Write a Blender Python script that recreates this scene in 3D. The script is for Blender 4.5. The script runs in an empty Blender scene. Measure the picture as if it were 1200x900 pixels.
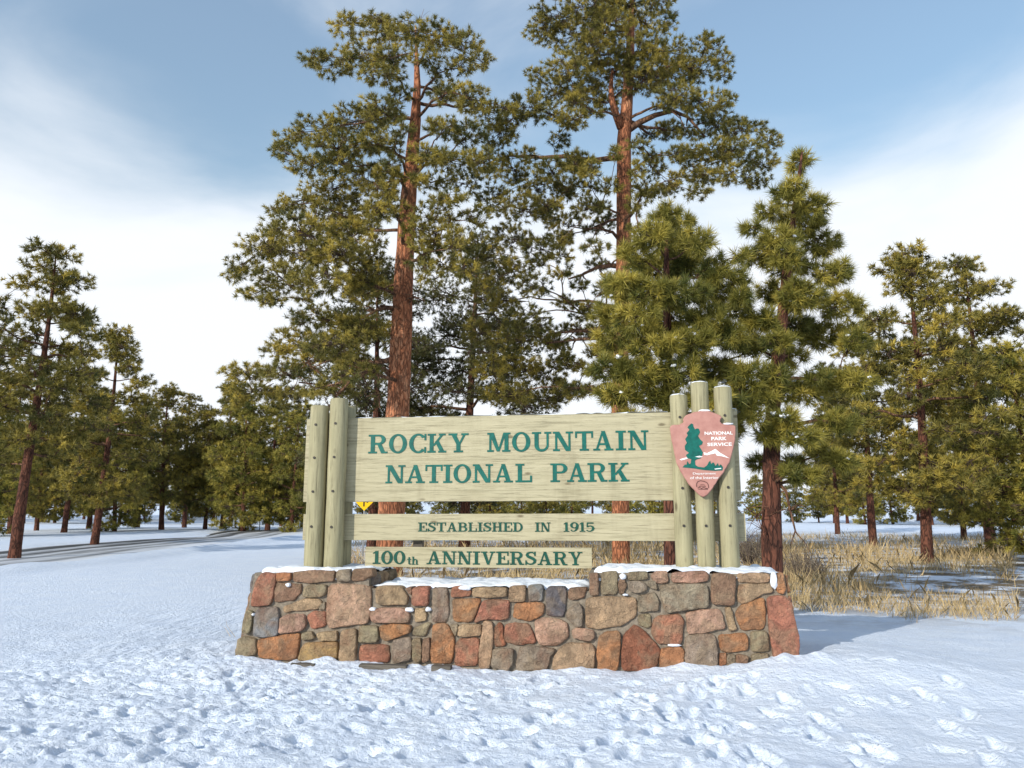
import bpy, math, random
import numpy as np
from mathutils import Vector, Matrix, noise as mnoise
from mathutils.geometry import delaunay_2d_cdt

R = math.radians
random.seed(7)
rng = np.random.default_rng(11)
scene = bpy.context.scene
col = scene.collection

# ------------------------------------------------------------------ camera
FPX, HOR, CAMZ = 925.0, 615.0, 1.40          # focal length and horizon in photo pixels (1200 x 900)
PITCH = math.atan((HOR - 450.0) / FPX)
cam = bpy.data.objects.new('camera', bpy.data.cameras.new('camera'))
col.objects.link(cam)
cam.location = (0, 0, CAMZ)
cam.rotation_euler = (R(90) + PITCH, 0, 0)
cam.data.sensor_width = 36.0
cam.data.lens = 36.0 * FPX / 1200.0
cam.data.clip_start = 0.05
cam.data.clip_end = 4000
scene.camera = cam

# ------------------------------------------------------------------ light
SUN_AZ, SUN_EL = 42.0, 23.0                   # degrees to the left of straight behind the camera, elevation
sun_to = Vector((-math.sin(R(SUN_AZ)) * math.cos(R(SUN_EL)), -math.cos(R(SUN_AZ)) * math.cos(R(SUN_EL)), math.sin(R(SUN_EL))))
sl = bpy.data.lights.new('sun', 'SUN')
sl.energy = 3.65
sl.angle = R(0.55)
sl.color = (1.0, 0.94, 0.84)
sun = bpy.data.objects.new('sun', sl)
col.objects.link(sun)
sun.rotation_euler = sun_to.to_track_quat('Z', 'Y').to_euler()

world = bpy.data.worlds.new('World')
scene.world = world
world.use_nodes = True
wn, wl = world.node_tree.nodes, world.node_tree.links
wn.clear()
wo = wn.new('ShaderNodeOutputWorld')
wb = wn.new('ShaderNodeBackground')
wb.inputs['Strength'].default_value = 0.15
sky = wn.new('ShaderNodeTexSky')
sky.sky_type = 'NISHITA'
sky.sun_disc = False
sky.sun_elevation = R(SUN_EL)
sky.sun_rotation = math.atan2(sun_to.x, sun_to.y)
sky.altitude = 0
sky.air_density = 2.0
sky.dust_density = 0.0
sky.ozone_density = 6.0
tc = wn.new('ShaderNodeTexCoord')
mp = wn.new('ShaderNodeMapping')
mp.inputs['Scale'].default_value = (1.0, 1.0, 2.2)
mp.inputs['Location'].default_value = (4.2, 0.4, 0.15)
nz = wn.new('ShaderNodeTexNoise')
nz.inputs['Scale'].default_value = 2.1
nz.inputs['Detail'].default_value = 7
nz.inputs['Roughness'].default_value = 0.52
nz.inputs['Distortion'].default_value = 0.35
sx = wn.new('ShaderNodeSeparateXYZ')
alt = wn.new('ShaderNodeMapRange')           # more cloud towards the horizon, all the way round
alt.inputs['From Min'].default_value = 0.26
alt.inputs['From Max'].default_value = 0.52
alt.inputs['To Min'].default_value = 0.40
alt.inputs['To Max'].default_value = -0.10
add = wn.new('ShaderNodeMath'); add.operation = 'ADD'
msk = wn.new('ShaderNodeMapRange')
msk.interpolation_type = 'SMOOTHSTEP'
msk.inputs['From Min'].default_value = 0.36
msk.inputs['From Max'].default_value = 0.82
msk.inputs['To Min'].default_value = 0.14
cmix = wn.new('ShaderNodeMix'); cmix.data_type = 'RGBA'
cmix.inputs[7].default_value = (5.7, 5.95, 6.3, 1)
wl.new(tc.outputs['Generated'], mp.inputs['Vector'])
wl.new(mp.outputs[0], nz.inputs['Vector'])
wl.new(tc.outputs['Generated'], sx.inputs[0])
wl.new(sx.outputs['Z'], alt.inputs['Value'])
wl.new(nz.outputs[0], add.inputs[0])
wl.new(alt.outputs[0], add.inputs[1])
wl.new(add.outputs[0], msk.inputs['Value'])
wl.new(msk.outputs[0], cmix.inputs[0])
wl.new(sky.outputs[0], cmix.inputs[6])
wl.new(cmix.outputs[2], wb.inputs['Color'])
wl.new(wb.outputs[0], wo.inputs['Surface'])

scene.view_settings.view_transform = 'Standard'
scene.view_settings.look = 'None'
scene.view_settings.exposure = 0.22
scene.view_settings.gamma = 1.0
scene.view_settings.use_curve_mapping = False
scene.cycles.max_bounces = 6
scene.cycles.use_denoising = True

# ------------------------------------------------------------------ pixel helpers
SP, CP = math.sin(PITCH), math.cos(PITCH)
CAM = Vector((0, 0, CAMZ))


def ray(px, py):
    a, b = (px - 600.0) / FPX, (450.0 - py) / FPX
    return Vector((a, CP - b * SP, SP + b * CP))


def at_depth(px, py, y):
    """Point at distance y (world) seen at a photo pixel."""
    d = ray(px, py)
    return CAM + d * (y / d.y)


YAW = R(8.0)
SO = Vector((0, 8.0, 0))
SU = Vector((math.cos(YAW), -math.sin(YAW), 0))
SN = Vector((math.sin(YAW), math.cos(YAW), 0))     # away from the camera


def loc(px, py, yl):
    """Sign-frame (x, z) of a pixel on the plane yl behind the wall's face."""
    d = ray(px, py)
    t = (yl + (SO - CAM).dot(SN)) / d.dot(SN)
    p = CAM + d * t - SO
    return p.dot(SU), p.z


def to_local(x, y):
    dx, dy = x - SO.x, y - SO.y
    return dx * SU.x + dy * SU.y, dx * SN.x + dy * SN.y


# ------------------------------------------------------------------ object helpers
def link(name, me, mat=None, parent=None, label=None, cat=None, group=None, kind=None):
    o = bpy.data.objects.new(name, me)
    col.objects.link(o)
    if mat is not None and me is not None:
        for m in (mat if isinstance(mat, (list, tuple)) else [mat]):
            me.materials.append(m)
    if parent is not None:
        o.parent = parent
    tag(o, label, cat, group, kind)
    return o


def tag(o, label=None, cat=None, group=None, kind=None):
    if label: o['label'] = label
    if cat: o['category'] = cat
    if group: o['group'] = group
    if kind: o['kind'] = kind


def empty(name, loc_=(0, 0, 0), rz=0.0, parent=None, **k):
    o = bpy.data.objects.new(name, None)
    col.objects.link(o)
    o.location = loc_
    o.rotation_euler = (0, 0, rz)
    o.empty_display_size = 0.2
    if parent is not None: o.parent = parent
    tag(o, **k)
    return o


def mesh(name, verts, faces, smooth=True):
    me = bpy.data.meshes.new(name)
    me.from_pydata([tuple(v) for v in verts], [], faces)
    me.update()
    if smooth:
        me.polygons.foreach_set('use_smooth', [True] * len(me.polygons))
    return me


def np_mesh(name, V, F, smooth=False, attrs=None, mats=None):
    """V (n,3), F (m,k) numpy arrays of one face size."""
    me = bpy.data.meshes.new(name)
    n, m, k = len(V), len(F), F.shape[1]
    me.vertices.add(n); me.loops.add(m * k); me.polygons.add(m)
    me.vertices.foreach_set('co', np.ascontiguousarray(V, dtype=np.float32).ravel())
    me.loops.foreach_set('vertex_index', np.ascontiguousarray(F, dtype=np.int32).ravel())
    me.polygons.foreach_set('loop_start', np.arange(0, m * k, k, dtype=np.int32))
    me.polygons.foreach_set('loop_total', np.full(m, k, dtype=np.int32))
    if smooth: me.polygons.foreach_set('use_smooth', np.ones(m, dtype=bool))
    if mats is not None: me.polygons.foreach_set('material_index', np.asarray(mats, dtype=np.int32))
    for nm, arr in (attrs or {}).items():
        a = me.attributes.new(nm, 'FLOAT', 'POINT')
        a.data.foreach_set('value', np.ascontiguousarray(arr, dtype=np.float32))
    me.update()
    me.validate()
    return me


def tube(pts, rads, n=8, cap=True, rough=0.0, seed=0.0):
    """Verts and faces of a tube along pts."""
    V, F = [], []
    pts = [Vector(p) for p in pts]
    up = Vector((0.31, 0.17, 0.93))
    for i, p in enumerate(pts):
        d = (pts[min(i + 1, len(pts) - 1)] - pts[max(i - 1, 0)])
        d = d.normalized() if d.length > 1e-9 else Vector((0, 0, 1))
        a = d.cross(up)
        if a.length < 0.05: a = d.cross(Vector((1, 0, 0)))
        a.normalize(); b = d.cross(a)
        for k in range(n):
            t = 2 * math.pi * k / n
            r = rads[i]
            if rough: r *= 1 + rough * mnoise.noise(Vector((math.cos(t) * 1.7 + seed, math.sin(t) * 1.7, i * 0.6)))
            V.append(p + a * (math.cos(t) * r) + b * (math.sin(t) * r))
    for i in range(len(pts) - 1):
        for k in range(n):
            k2 = (k + 1) % n
            F.append((i * n + k, i * n + k2, (i + 1) * n + k2, (i + 1) * n + k))
    if cap:
        F.append(tuple(range(n - 1, -1, -1)))
        F.append(tuple((len(pts) - 1) * n + k for k in range(n)))
    return V, F


def join(parts):
    V, F = [], []
    for v, f in parts:
        o = len(V)
        V += list(v); F += [tuple(i + o for i in t) for t in f]
    return V, F


def box(x0, x1, y0, y1, z0, z1, bev=0.0):
    if bev <= 0:
        V = [(x, y, z) for z in (z0, z1) for y in (y0, y1) for x in (x0, x1)]
        return V, [(0, 2, 3, 1), (4, 5, 7, 6), (0, 1, 5, 4), (2, 6, 7, 3), (0, 4, 6, 2), (1, 3, 7, 5)]
    import bmesh
    bm = bmesh.new()
    bmesh.ops.create_cube(bm, size=1)
    for v in bm.verts:
        v.co = ((x0 + x1) / 2 + v.co.x * (x1 - x0), (y0 + y1) / 2 + v.co.y * (y1 - y0), (z0 + z1) / 2 + v.co.z * (z1 - z0))
    bmesh.ops.bevel(bm, geom=bm.edges[:], offset=bev, segments=2, profile=0.6, affect='EDGES')
    bm.verts.index_update()
    V = [v.co.copy() for v in bm.verts]
    F = [tuple(v.index for v in f.verts) for f in bm.faces]
    bm.free()
    return V, F


_lat = {}


def vnoise(x, y, seed=0):
    """Smooth value noise in -1..1 on numpy arrays."""
    if seed not in _lat:
        _lat[seed] = np.random.default_rng(seed + 101).uniform(-1, 1, (256, 256))
    L = _lat[seed]
    xi, yi = np.floor(x).astype(int), np.floor(y).astype(int)
    fx, fy = x - xi, y - yi
    fx, fy = fx * fx * (3 - 2 * fx), fy * fy * (3 - 2 * fy)
    a, b = L[xi & 255, yi & 255], L[(xi + 1) & 255, yi & 255]
    c, d = L[xi & 255, (yi + 1) & 255], L[(xi + 1) & 255, (yi + 1) & 255]
    return (a * (1 - fx) + b * fx) * (1 - fy) + (c * (1 - fx) + d * fx) * fy


# ------------------------------------------------------------------ materials
def srgb(r, g, b, k=1.0):
    f = lambda c: ((c / 255) / 12.92 if c / 255 <= 0.04045 else ((c / 255 + 0.055) / 1.055) ** 2.4) * k
    return (f(r), f(g), f(b), 1.0)


class Mat:
    def __init__(s, name, rough=0.8):
        s.m = bpy.data.materials.new(name)
        s.m.use_nodes = True
        s.N, s.L = s.m.node_tree.nodes, s.m.node_tree.links
        s.b = s.N['Principled BSDF']
        s.b.inputs['Roughness'].default_value = rough
        s.b.inputs['Specular IOR Level'].default_value = 0.25
        s._c = None

    def coord(s, out='Object', scale=(1, 1, 1)):
        t = s.N.new('ShaderNodeTexCoord')
        m = s.N.new('ShaderNodeMapping')
        m.inputs['Scale'].default_value = scale
        s.L.new(t.outputs[out], m.inputs['Vector'])
        return m.outputs[0]

    def noise(s, vec, scale, detail=4, rough=0.55, dist=0.0):
        n = s.N.new('ShaderNodeTexNoise')
        n.inputs['Scale'].default_value = scale
        n.inputs['Detail'].default_value = detail
        n.inputs['Roughness'].default_value = rough
        n.inputs['Distortion'].default_value = dist
        if vec is not None: s.L.new(vec, n.inputs['Vector'])
        return n.outputs[0]

    def ramp(s, fac, stops):
        r = s.N.new('ShaderNodeValToRGB')
        e = r.color_ramp.elements
        while len(e) < len(stops): e.new(0.5)
        for k, (p, c) in enumerate(stops):
            e[k].position = p
            e[k].color = c if len(c) == 4 else (*c, 1)
        s.L.new(fac, r.inputs[0])
        return r.outputs[0]

    def mix(s, fac, a, b, mode='MIX'):
        m = s.N.new('ShaderNodeMix')
        m.data_type = 'RGBA'; m.blend_type = mode
        for sock, v in ((m.inputs[0], fac), (m.inputs[6], a), (m.inputs[7], b)):
            if hasattr(v, 'links') or isinstance(v, bpy.types.NodeSocket): s.L.new(v, sock)
            else: sock.default_value = v
        return m.outputs[2]

    def math(s, op, a, b=0.0):
        m = s.N.new('ShaderNodeMath'); m.operation = op
        for sock, v in ((m.inputs[0], a), (m.inputs[1], b)):
            if isinstance(v, bpy.types.NodeSocket): s.L.new(v, sock)
            else: sock.default_value = v
        return m.outputs[0]

    def color(s, v):
        if isinstance(v, bpy.types.NodeSocket): s.L.new(v, s.b.inputs['Base Color'])
        else: s.b.inputs['Base Color'].default_value = v
        return s

    def bump(s, h, strength=0.5, dist=0.01):
        n = s.N.new('ShaderNodeBump')
        n.inputs['Strength'].default_value = strength
        n.inputs['Distance'].default_value = dist
        s.L.new(h, n.inputs['Height'])
        s.L.new(n.outputs[0], s.b.inputs['Normal'])
        return s


def attr(M, name):
    a = M.N.new('ShaderNodeAttribute'); a.attribute_name = name
    return a.outputs['Fac']


# snow
M = Mat('snow', 0.55)
v = M.coord()
M.color(M.ramp(M.noise(v, 2.3, 5), [(0.3, (0.76, 0.81, 0.88)), (0.75, (0.85, 0.88, 0.92))]))
M.b.inputs['Subsurface Weight'].default_value = 0.0
h = M.math('ADD', M.noise(v, 60, 5, 0.65), M.math('MULTIPLY', M.noise(v, 14, 3), 1.6))
M.bump(h, 0.45, 0.02)
SNOW = M.m

# ground: snow everywhere, thin over earth in places further off
M = Mat('snowy_ground', 0.6)
v = M.coord()
sn = M.ramp(M.noise(v, 2.3, 5), [(0.3, (0.69, 0.77, 0.89)), (0.75, (0.79, 0.85, 0.93))])
earth = M.ramp(M.noise(v, 6, 6), [(0.35, (0.10, 0.075, 0.05)), (0.7, (0.26, 0.20, 0.12))])
bare = attr(M, 'bare')
patch = M.math('MULTIPLY', M.ramp(M.math('ADD', M.noise(v, 0.9, 7, 0.65), M.math('MULTIPLY', M.noise(v, 6, 4), 0.25)), [(0.56, (0, 0, 0)), (0.66, (1, 1, 1))]), bare)
M.color(M.mix(patch, sn, earth))
h = M.math('ADD', M.noise(v, 42, 6, 0.7), M.math('MULTIPLY', M.noise(v, 16, 4), 1.6))
M.bump(h, 0.8, 0.026)
GROUND = M.m

# road: packed snow with wet asphalt tracks
M = Mat('road', 0.5)
t = M.N.new('ShaderNodeAttribute'); t.attribute_name = 'across'
v = M.coord(scale=(1, 0.12, 1))
wob = M.math('ADD', t.outputs['Fac'], M.math('MULTIPLY', M.math('SUBTRACT', M.noise(v, 1.1, 5), 0.5), 0.34))
asp = M.ramp(M.noise(M.coord(), 40, 4), [(0.3, (0.045, 0.047, 0.052)), (0.7, (0.085, 0.087, 0.09))])
trk = M.ramp(wob, [(0.05, (0, 0, 0)), (0.13, (1, 1, 1)), (0.22, (1, 1, 1)), (0.27, (0.25,) * 3), (0.33, (1,) * 3), (0.42, (0.9,) * 3), (0.50, (0.05,) * 3), (0.60, (0.8,) * 3), (0.67, (0.15,) * 3), (0.76, (0.8,) * 3), (0.86, (0, 0, 0))])
M.color(M.mix(trk, (0.74, 0.77, 0.82, 1), asp))
ROAD = M.m


def wood(name, c0, c1, dark, axis, streak=1.0):
    M = Mat(name, 0.75)
    sc = {'x': (1.0, 9, 26), 'z': (14, 14, 0.9)}[axis]
    t = M.N.new('ShaderNodeTexCoord'); oi = M.N.new('ShaderNodeObjectInfo')
    a = M.N.new('ShaderNodeVectorMath'); a.operation = 'ADD'
    sc_ = M.N.new('ShaderNodeVectorMath'); sc_.operation = 'SCALE'
    cx = M.N.new('ShaderNodeCombineXYZ')
    for k in range(3): M.L.new(oi.outputs['Random'], cx.inputs[k])
    M.L.new(cx.outputs[0], sc_.inputs[0]); sc_.inputs['Scale'].default_value = 9.0
    M.L.new(t.outputs['Object'], a.inputs[0]); M.L.new(sc_.outputs[0], a.inputs[1])
    m = M.N.new('ShaderNodeMapping'); m.inputs['Scale'].default_value = sc
    M.L.new(a.outputs[0], m.inputs['Vector'])
    v = m.outputs[0]
    g = M.noise(v, 1.6, 8, 0.66, 0.6)
    base = M.ramp(g, [(0.28, c0), (0.72, c1)])
    crack = M.ramp(M.noise(v, 3.1, 6, 0.7, 0.3), [(0.54, (0, 0, 0)), (0.70, (1, 1, 1))])
    base = M.mix(M.math('MULTIPLY', crack, 0.6 * streak), base, dark)
    blot = M.ramp(M.noise(a.outputs[0], 2.2, 5, 0.6), [(0.50, (0, 0, 0)), (0.8, (1, 1, 1))])
    base = M.mix(M.math('MULTIPLY', blot, 0.35), base, (dark[0] * 1.5, dark[1] * 1.5, dark[2] * 1.4, 1))
    vk = M.N.new('ShaderNodeTexVoronoi'); vk.inputs['Scale'].default_value = 1.0
    mk = M.N.new('ShaderNodeMapping'); mk.inputs['Scale'].default_value = (2.2, 2.2, 5.0) if axis == 'x' else (4, 4, 1.8)
    M.L.new(a.outputs[0], mk.inputs['Vector']); M.L.new(mk.outputs[0], vk.inputs['Vector'])
    knot = M.ramp(vk.outputs['Distance'], [(0.05, (1, 1, 1)), (0.11, (0, 0, 0))])
    base = M.mix(M.math('MULTIPLY', knot, 0.7), base, (dark[0] * .8, dark[1] * .75, dark[2] * .7, 1))
    stain = M.ramp(M.noise(M.coord(scale=(7, 7, 0.8)), 1.0, 5, 0.65), [(0.55, (0, 0, 0)), (0.75, (1, 1, 1))])
    base = M.mix(M.math('MULTIPLY', stain, 0.22), base, (dark[0] * 1.1, dark[1] * 1.1, dark[2] * 1.1, 1))
    M.color(base)
    M.bump(M.math('ADD', g, M.math('MULTIPLY', crack, -0.7)), 0.6, 0.007)
    return M.m


BOARD = wood('stained_board', srgb(160, 153, 124), srgb(184, 176, 146), srgb(98, 88, 66), 'x')
POST = wood('stained_post', srgb(138, 133, 104), srgb(170, 163, 130), srgb(80, 73, 54), 'z', 0.9)

M = Mat('green_paint', 0.5)
v = M.coord()
M.color(M.ramp(M.noise(v, 25, 4), [(0.3, srgb(4, 78, 70)), (0.7, srgb(12, 102, 90))]))
GREEN = M.m
M = Mat('dark_green_paint', 0.5)
v = M.coord()
M.color(M.ramp(M.noise(v, 25, 4), [(0.3, srgb(8, 62, 50)), (0.7, srgb(18, 80, 66))]))
GREEN2 = M.m
M = Mat('plaque_paint', 0.6)
v = M.coord()
M.color(M.ramp(M.noise(v, 9, 6, 0.6), [(0.3, srgb(160, 112, 102)), (0.72, srgb(184, 138, 126))]))
M.bump(M.noise(v, 40, 4), 0.25, 0.004)
PLAQUE = M.m
WHITE = Mat('white_paint', 0.5).color((0.8, 0.8, 0.78, 1)).m
M = Mat('dark_outline', 0.5); M.color((0.10, 0.045, 0.04, 1)); OUTLINE = M.m
M = Mat('iron_bolt', 0.6); M.color((0.06, 0.055, 0.05, 1)); M.b.inputs['Metallic'].default_value = 0.6; BOLT = M.m
M = Mat('galvanised_post', 0.5); M.color((0.25, 0.26, 0.27, 1)); M.b.inputs['Metallic'].default_value = 0.5; STEEL = M.m
YELLOW = Mat('sign_yellow', 0.45).color(srgb(240, 190, 20)).m
BLACK = Mat('sign_black', 0.45).color((0.02, 0.02, 0.02, 1)).m
M = Mat('grey_timber', 0.8)
v = M.coord(scale=(2, 20, 20))
M.color(M.ramp(M.noise(v, 2, 6, 0.7), [(0.3, (0.05, 0.045, 0.04)), (0.7, (0.17, 0.15, 0.12))]))
M.bump(M.noise(v, 3, 5), 0.5, 0.01)
TIMBER = M.m

# stone: each stone carries its own colour on the object
M = Mat('stone', 0.85)
oi = M.N.new('ShaderNodeObjectInfo')
t = M.N.new('ShaderNodeTexCoord')
cx = M.N.new('ShaderNodeCombineXYZ')
for k in range(3): M.L.new(oi.outputs['Random'], cx.inputs[k])
sc_ = M.N.new('ShaderNodeVectorMath'); sc_.operation = 'SCALE'; sc_.inputs['Scale'].default_value = 31.0
M.L.new(cx.outputs[0], sc_.inputs[0])
a = M.N.new('ShaderNodeVectorMath'); a.operation = 'ADD'
M.L.new(t.outputs['Object'], a.inputs[0]); M.L.new(sc_.outputs[0], a.inputs[1])
v = a.outputs[0]
n1 = M.noise(v, 7, 6, 0.62, 0.4)
n2 = M.noise(v, 34, 6, 0.75)
n3 = M.noise(v, 3.2, 4, 0.6, 0.8)
bright = M.ramp(n1, [(0.28, (0.52, 0.50, 0.48)), (0.52, (0.98, 0.98, 0.97)), (0.76, (1.38, 1.34, 1.26))])
c = M.mix(1.0, oi.outputs['Color'], bright, 'MULTIPLY')
rust = M.ramp(n3, [(0.50, (0, 0, 0)), (0.66, (1, 1, 1))])
two = M.ramp(M.noise(v, 4.4, 3, 0.5, 1.2), [(0.44, (0, 0, 0)), (0.60, (1, 1, 1))])
c = M.mix(M.math('MULTIPLY', two, 0.55), c, M.mix(1.0, srgb(158, 138, 112), bright, 'MULTIPLY'))
c = M.mix(M.math('MULTIPLY', rust, 0.40), c, srgb(140, 82, 56))
lich = M.ramp(M.noise(v, 5.0, 6, 0.7), [(0.58, (0, 0, 0)), (0.72, (1, 1, 1))])
c = M.mix(M.math('MULTIPLY', lich, 0.45), c, srgb(168, 156, 134))
c = M.mix(0.16, c, srgb(190, 160, 134))
c = M.mix(0.48, c, M.ramp(n2, [(0.32, (0.40,) * 3), (0.62, (1.2,) * 3)]), 'MULTIPLY')
speck = M.ramp(M.noise(v, 110, 3, 0.6), [(0.60, (0, 0, 0)), (0.70, (1, 1, 1))])
c = M.mix(M.math('MULTIPLY', speck, 0.3), c, (0.05, 0.045, 0.04, 1))
M.color(c)
vf = M.N.new('ShaderNodeTexVoronoi'); vf.inputs['Scale'].default_value = 9.0
vd = M.N.new('ShaderNodeVectorMath'); vd.operation = 'ADD'
M.L.new(v, vd.inputs[0]); M.L.new(n1, vd.inputs[1]); M.L.new(vd.outputs[0], vf.inputs['Vector'])
M.bump(M.math('ADD', M.math('ADD', M.math('MULTIPLY', n1, 1.6), M.math('MULTIPLY', vf.outputs['Distance'], 1.1)), M.math('MULTIPLY', n2, 1.6)), 1.0, 0.030)
STONE = M.m
M = Mat('mortar', 0.95)
v = M.coord()
M.color(M.ramp(M.noise(v, 22, 6, 0.7), [(0.3, (0.13, 0.11, 0.085)), (0.7, (0.34, 0.29, 0.225))]))
M.bump(M.noise(v, 30, 5, 0.7), 0.9, 0.02)
MORTAR = M.m


def bark(name, lo, mid, hi, furrow):
    M = Mat(name, 0.9)
    v = M.coord(scale=(1, 1, 0.30))
    vo = M.N.new('ShaderNodeTexVoronoi'); vo.feature = 'DISTANCE_TO_EDGE'
    vo.inputs['Scale'].default_value = 13
    ns = M.N.new('ShaderNodeTexNoise'); ns.inputs['Scale'].default_value = 5; ns.inputs['Detail'].default_value = 4
    M.L.new(v, ns.inputs['Vector'])
    mx = M.N.new('ShaderNodeMix'); mx.data_type = 'VECTOR'; mx.inputs[0].default_value = 0.30
    M.L.new(v, mx.inputs[4]); M.L.new(ns.outputs['Color'], mx.inputs[5])
    M.L.new(mx.outputs[1], vo.inputs['Vector'])
    d = vo.outputs['Distance']
    plate = M.ramp(d, [(0.0, (0, 0, 0)), (0.16, (1, 1, 1))])
    n = M.noise(v, 14, 6, 0.7)
    big = M.noise(M.coord(scale=(1, 1, 0.5)), 1.1, 3)
    c = M.ramp(M.math('ADD', M.math('MULTIPLY', n, 0.6), M.math('MULTIPLY', big, 0.5)), [(0.38, lo), (0.55, mid), (0.72, hi)])
    M.color(M.mix(M.math('ADD', M.math('MULTIPLY', plate, 0.75), 0.25), furrow, c))
    M.bump(M.math('ADD', M.math('MULTIPLY', plate, 0.6), M.math('MULTIPLY', n, 0.5)), 0.9, 0.05)
    return M.m


BARK_ORANGE = bark('ponderosa_bark', srgb(122, 76, 54), srgb(174, 112, 78), srgb(208, 156, 120), srgb(80, 52, 39))
BARK_DARK = bark('young_pine_bark', srgb(72, 48, 39), srgb(108, 68, 53), srgb(136, 92, 72), srgb(40, 28, 24))
BARK_GREY = bark('limb_bark', srgb(88, 66, 52), srgb(124, 92, 70), srgb(158, 122, 94), srgb(52, 38, 30))


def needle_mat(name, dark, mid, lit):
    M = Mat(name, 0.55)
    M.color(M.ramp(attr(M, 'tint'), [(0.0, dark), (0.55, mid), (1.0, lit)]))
    M.b.inputs['Specular IOR Level'].default_value = 0.3
    tr = M.N.new('ShaderNodeBsdfTranslucent')
    c = M.b.inputs['Base Color'].links[0].from_socket
    M.L.new(c, tr.inputs['Color'])
    ms = M.N.new('ShaderNodeMixShader'); ms.inputs[0].default_value = 0.22
    out = [n for n in M.N if n.type == 'OUTPUT_MATERIAL'][0]
    M.L.new(M.b.outputs[0], ms.inputs[1]); M.L.new(tr.outputs[0], ms.inputs[2])
    M.L.new(ms.outputs[0], out.inputs['Surface'])
    return M.m


NEEDLE = needle_mat('pine_needles', (0.085, 0.092, 0.026), (0.245, 0.205, 0.042), (0.52, 0.40, 0.075))
NEEDLE2 = needle_mat('young_pine_needles', (0.090, 0.104, 0.024), (0.265, 0.235, 0.044), (0.52, 0.42, 0.08))
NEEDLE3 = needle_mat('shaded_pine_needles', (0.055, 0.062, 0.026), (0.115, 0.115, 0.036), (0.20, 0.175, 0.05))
M = Mat('twig', 0.9); M.color((0.085, 0.058, 0.042, 1)); TWIG = M.m
M = Mat('dry_grass', 0.8)
M.color(M.ramp(attr(M, 'tint'), [(0.0, (0.22, 0.15, 0.075)), (0.5, (0.44, 0.32, 0.155)), (1.0, (0.62, 0.49, 0.27))]))
GRASS = M.m
M = Mat('sage_twigs', 0.8)
M.color(M.ramp(attr(M, 'tint'), [(0.0, (0.06, 0.045, 0.04)), (0.6, (0.15, 0.115, 0.09)), (1.0, (0.26, 0.22, 0.16))]))
SAGE = M.m
M = Mat('willow_twigs', 0.8)
M.color(M.ramp(attr(M, 'tint'), [(0.0, (0.12, 0.04, 0.025)), (0.6, (0.28, 0.10, 0.055)), (1.0, (0.38, 0.20, 0.11))]))
WILLOW = M.m

# ------------------------------------------------------------------ terrain
_base_px = [(262, 771), (300, 772), (400, 777), (500, 782), (600, 788), (700, 787), (780, 785), (830, 782), (880, 777), (915, 770), (960, 770)]
_bx = np.array([loc(px, py, -0.05)[0] for px, py in _base_px])
_bz = np.array([loc(px, py, -0.05)[1] for px, py in _base_px])


def road_x(y):
    y = np.asarray(y, float)
    return -18.4 + 0.0045 * np.clip(y - 62, 0, 400) ** 2


def terrain(x, y):
    x = np.asarray(x, float); y = np.asarray(y, float)
    z = 0.020 * np.clip(y - 20, 0, 1e9) + 0.035 * np.clip(y - 110, 0, 300)
    z = z + 0.10 * vnoise(x * 0.13 + 7.3, y * 0.13 + 3.1, 1) * np.clip((np.hypot(x, y - 7) - 5) / 8, 0, 1)
    z = z + 0.5 * vnoise(x * 0.03 + 1.3, y * 0.03 + 9.1, 2) * np.clip((np.hypot(x, y) - 40) / 60, 0, 1)
    lx = (x - SO.x) * SU.x + (y - SO.y) * SU.y
    ly = (x - SO.x) * SN.x + (y - SO.y) * SN.y
    bz = np.interp(lx, _bx, _bz)
    dist = np.where(ly < 0, -ly, np.clip(ly - 0.9, 0, 99))
    side = np.clip(np.abs(lx) - 3.3, 0, 99)
    z = z + bz * np.exp(-(dist / 0.85) ** 2) * np.exp(-(side / 1.3) ** 2)
    # low shoulder of ploughed snow along the road and a flat bed under it
    d = np.abs(x - road_x(y)) - 3.7
    z = z + 0.16 * np.exp(-((d - 0.7) / 0.5) ** 2) * (1 + 0.5 * vnoise(x * 0.9, y * 0.35, 3)) * (y > 12)
    return z


def axis(a, b, c, d, step, grow):
    fine = np.arange(b, c + 1e-6, step)
    lo, s, p = [], step, b
    while p > a:
        s *= grow; p -= s; lo.append(p)
    hi, s, p = [], step, c
    while p < d:
        s *= grow; p += s; hi.append(p)
    return np.concatenate([np.array(lo[::-1]), fine, np.array(hi)])


gx = axis(-700, -4.6, 4.6, 700, 0.021, 1.06)
gy = axis(-300, 3.9, 8.25, 900, 0.021, 1.06)
GX, GY = np.meshgrid(gx, gy)
GZ = terrain(GX, GY)
near = np.exp(-(np.clip(np.hypot(GX * 0.8, GY - 6) - 6.5, 0, 99) / 3.0) ** 2)
GZ += near * (0.020 * vnoise(GX * 1.3, GY * 1.3, 5) + 0.014 * vnoise(GX * 3.1, GY * 3.1, 6) + 0.009 * vnoise(GX * 7.7, GY * 7.7, 7))
tramp = np.clip(0.62 - 0.30 * GX + 0.35 * vnoise(GX * 0.7 + 4, GY * 0.7, 8), 0, 1) * near
GZ += tramp * (0.013 * vnoise(GX * 15, GY * 15, 9) + 0.010 * vnoise(GX * 27 + 3, GY * 27, 10))
# crumbly lip of snow along the foot of the wall
LX, LY = to_local(GX, GY)
lip = np.exp(-((LY + 0.07) / 0.11) ** 2) * (np.abs(LX) < 3.5)
GZ += lip * (0.018 + 0.030 * vnoise(LX * 4.3, LY * 4, 12) + 0.022 * vnoise(LX * 11, LY * 9, 13))


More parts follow.
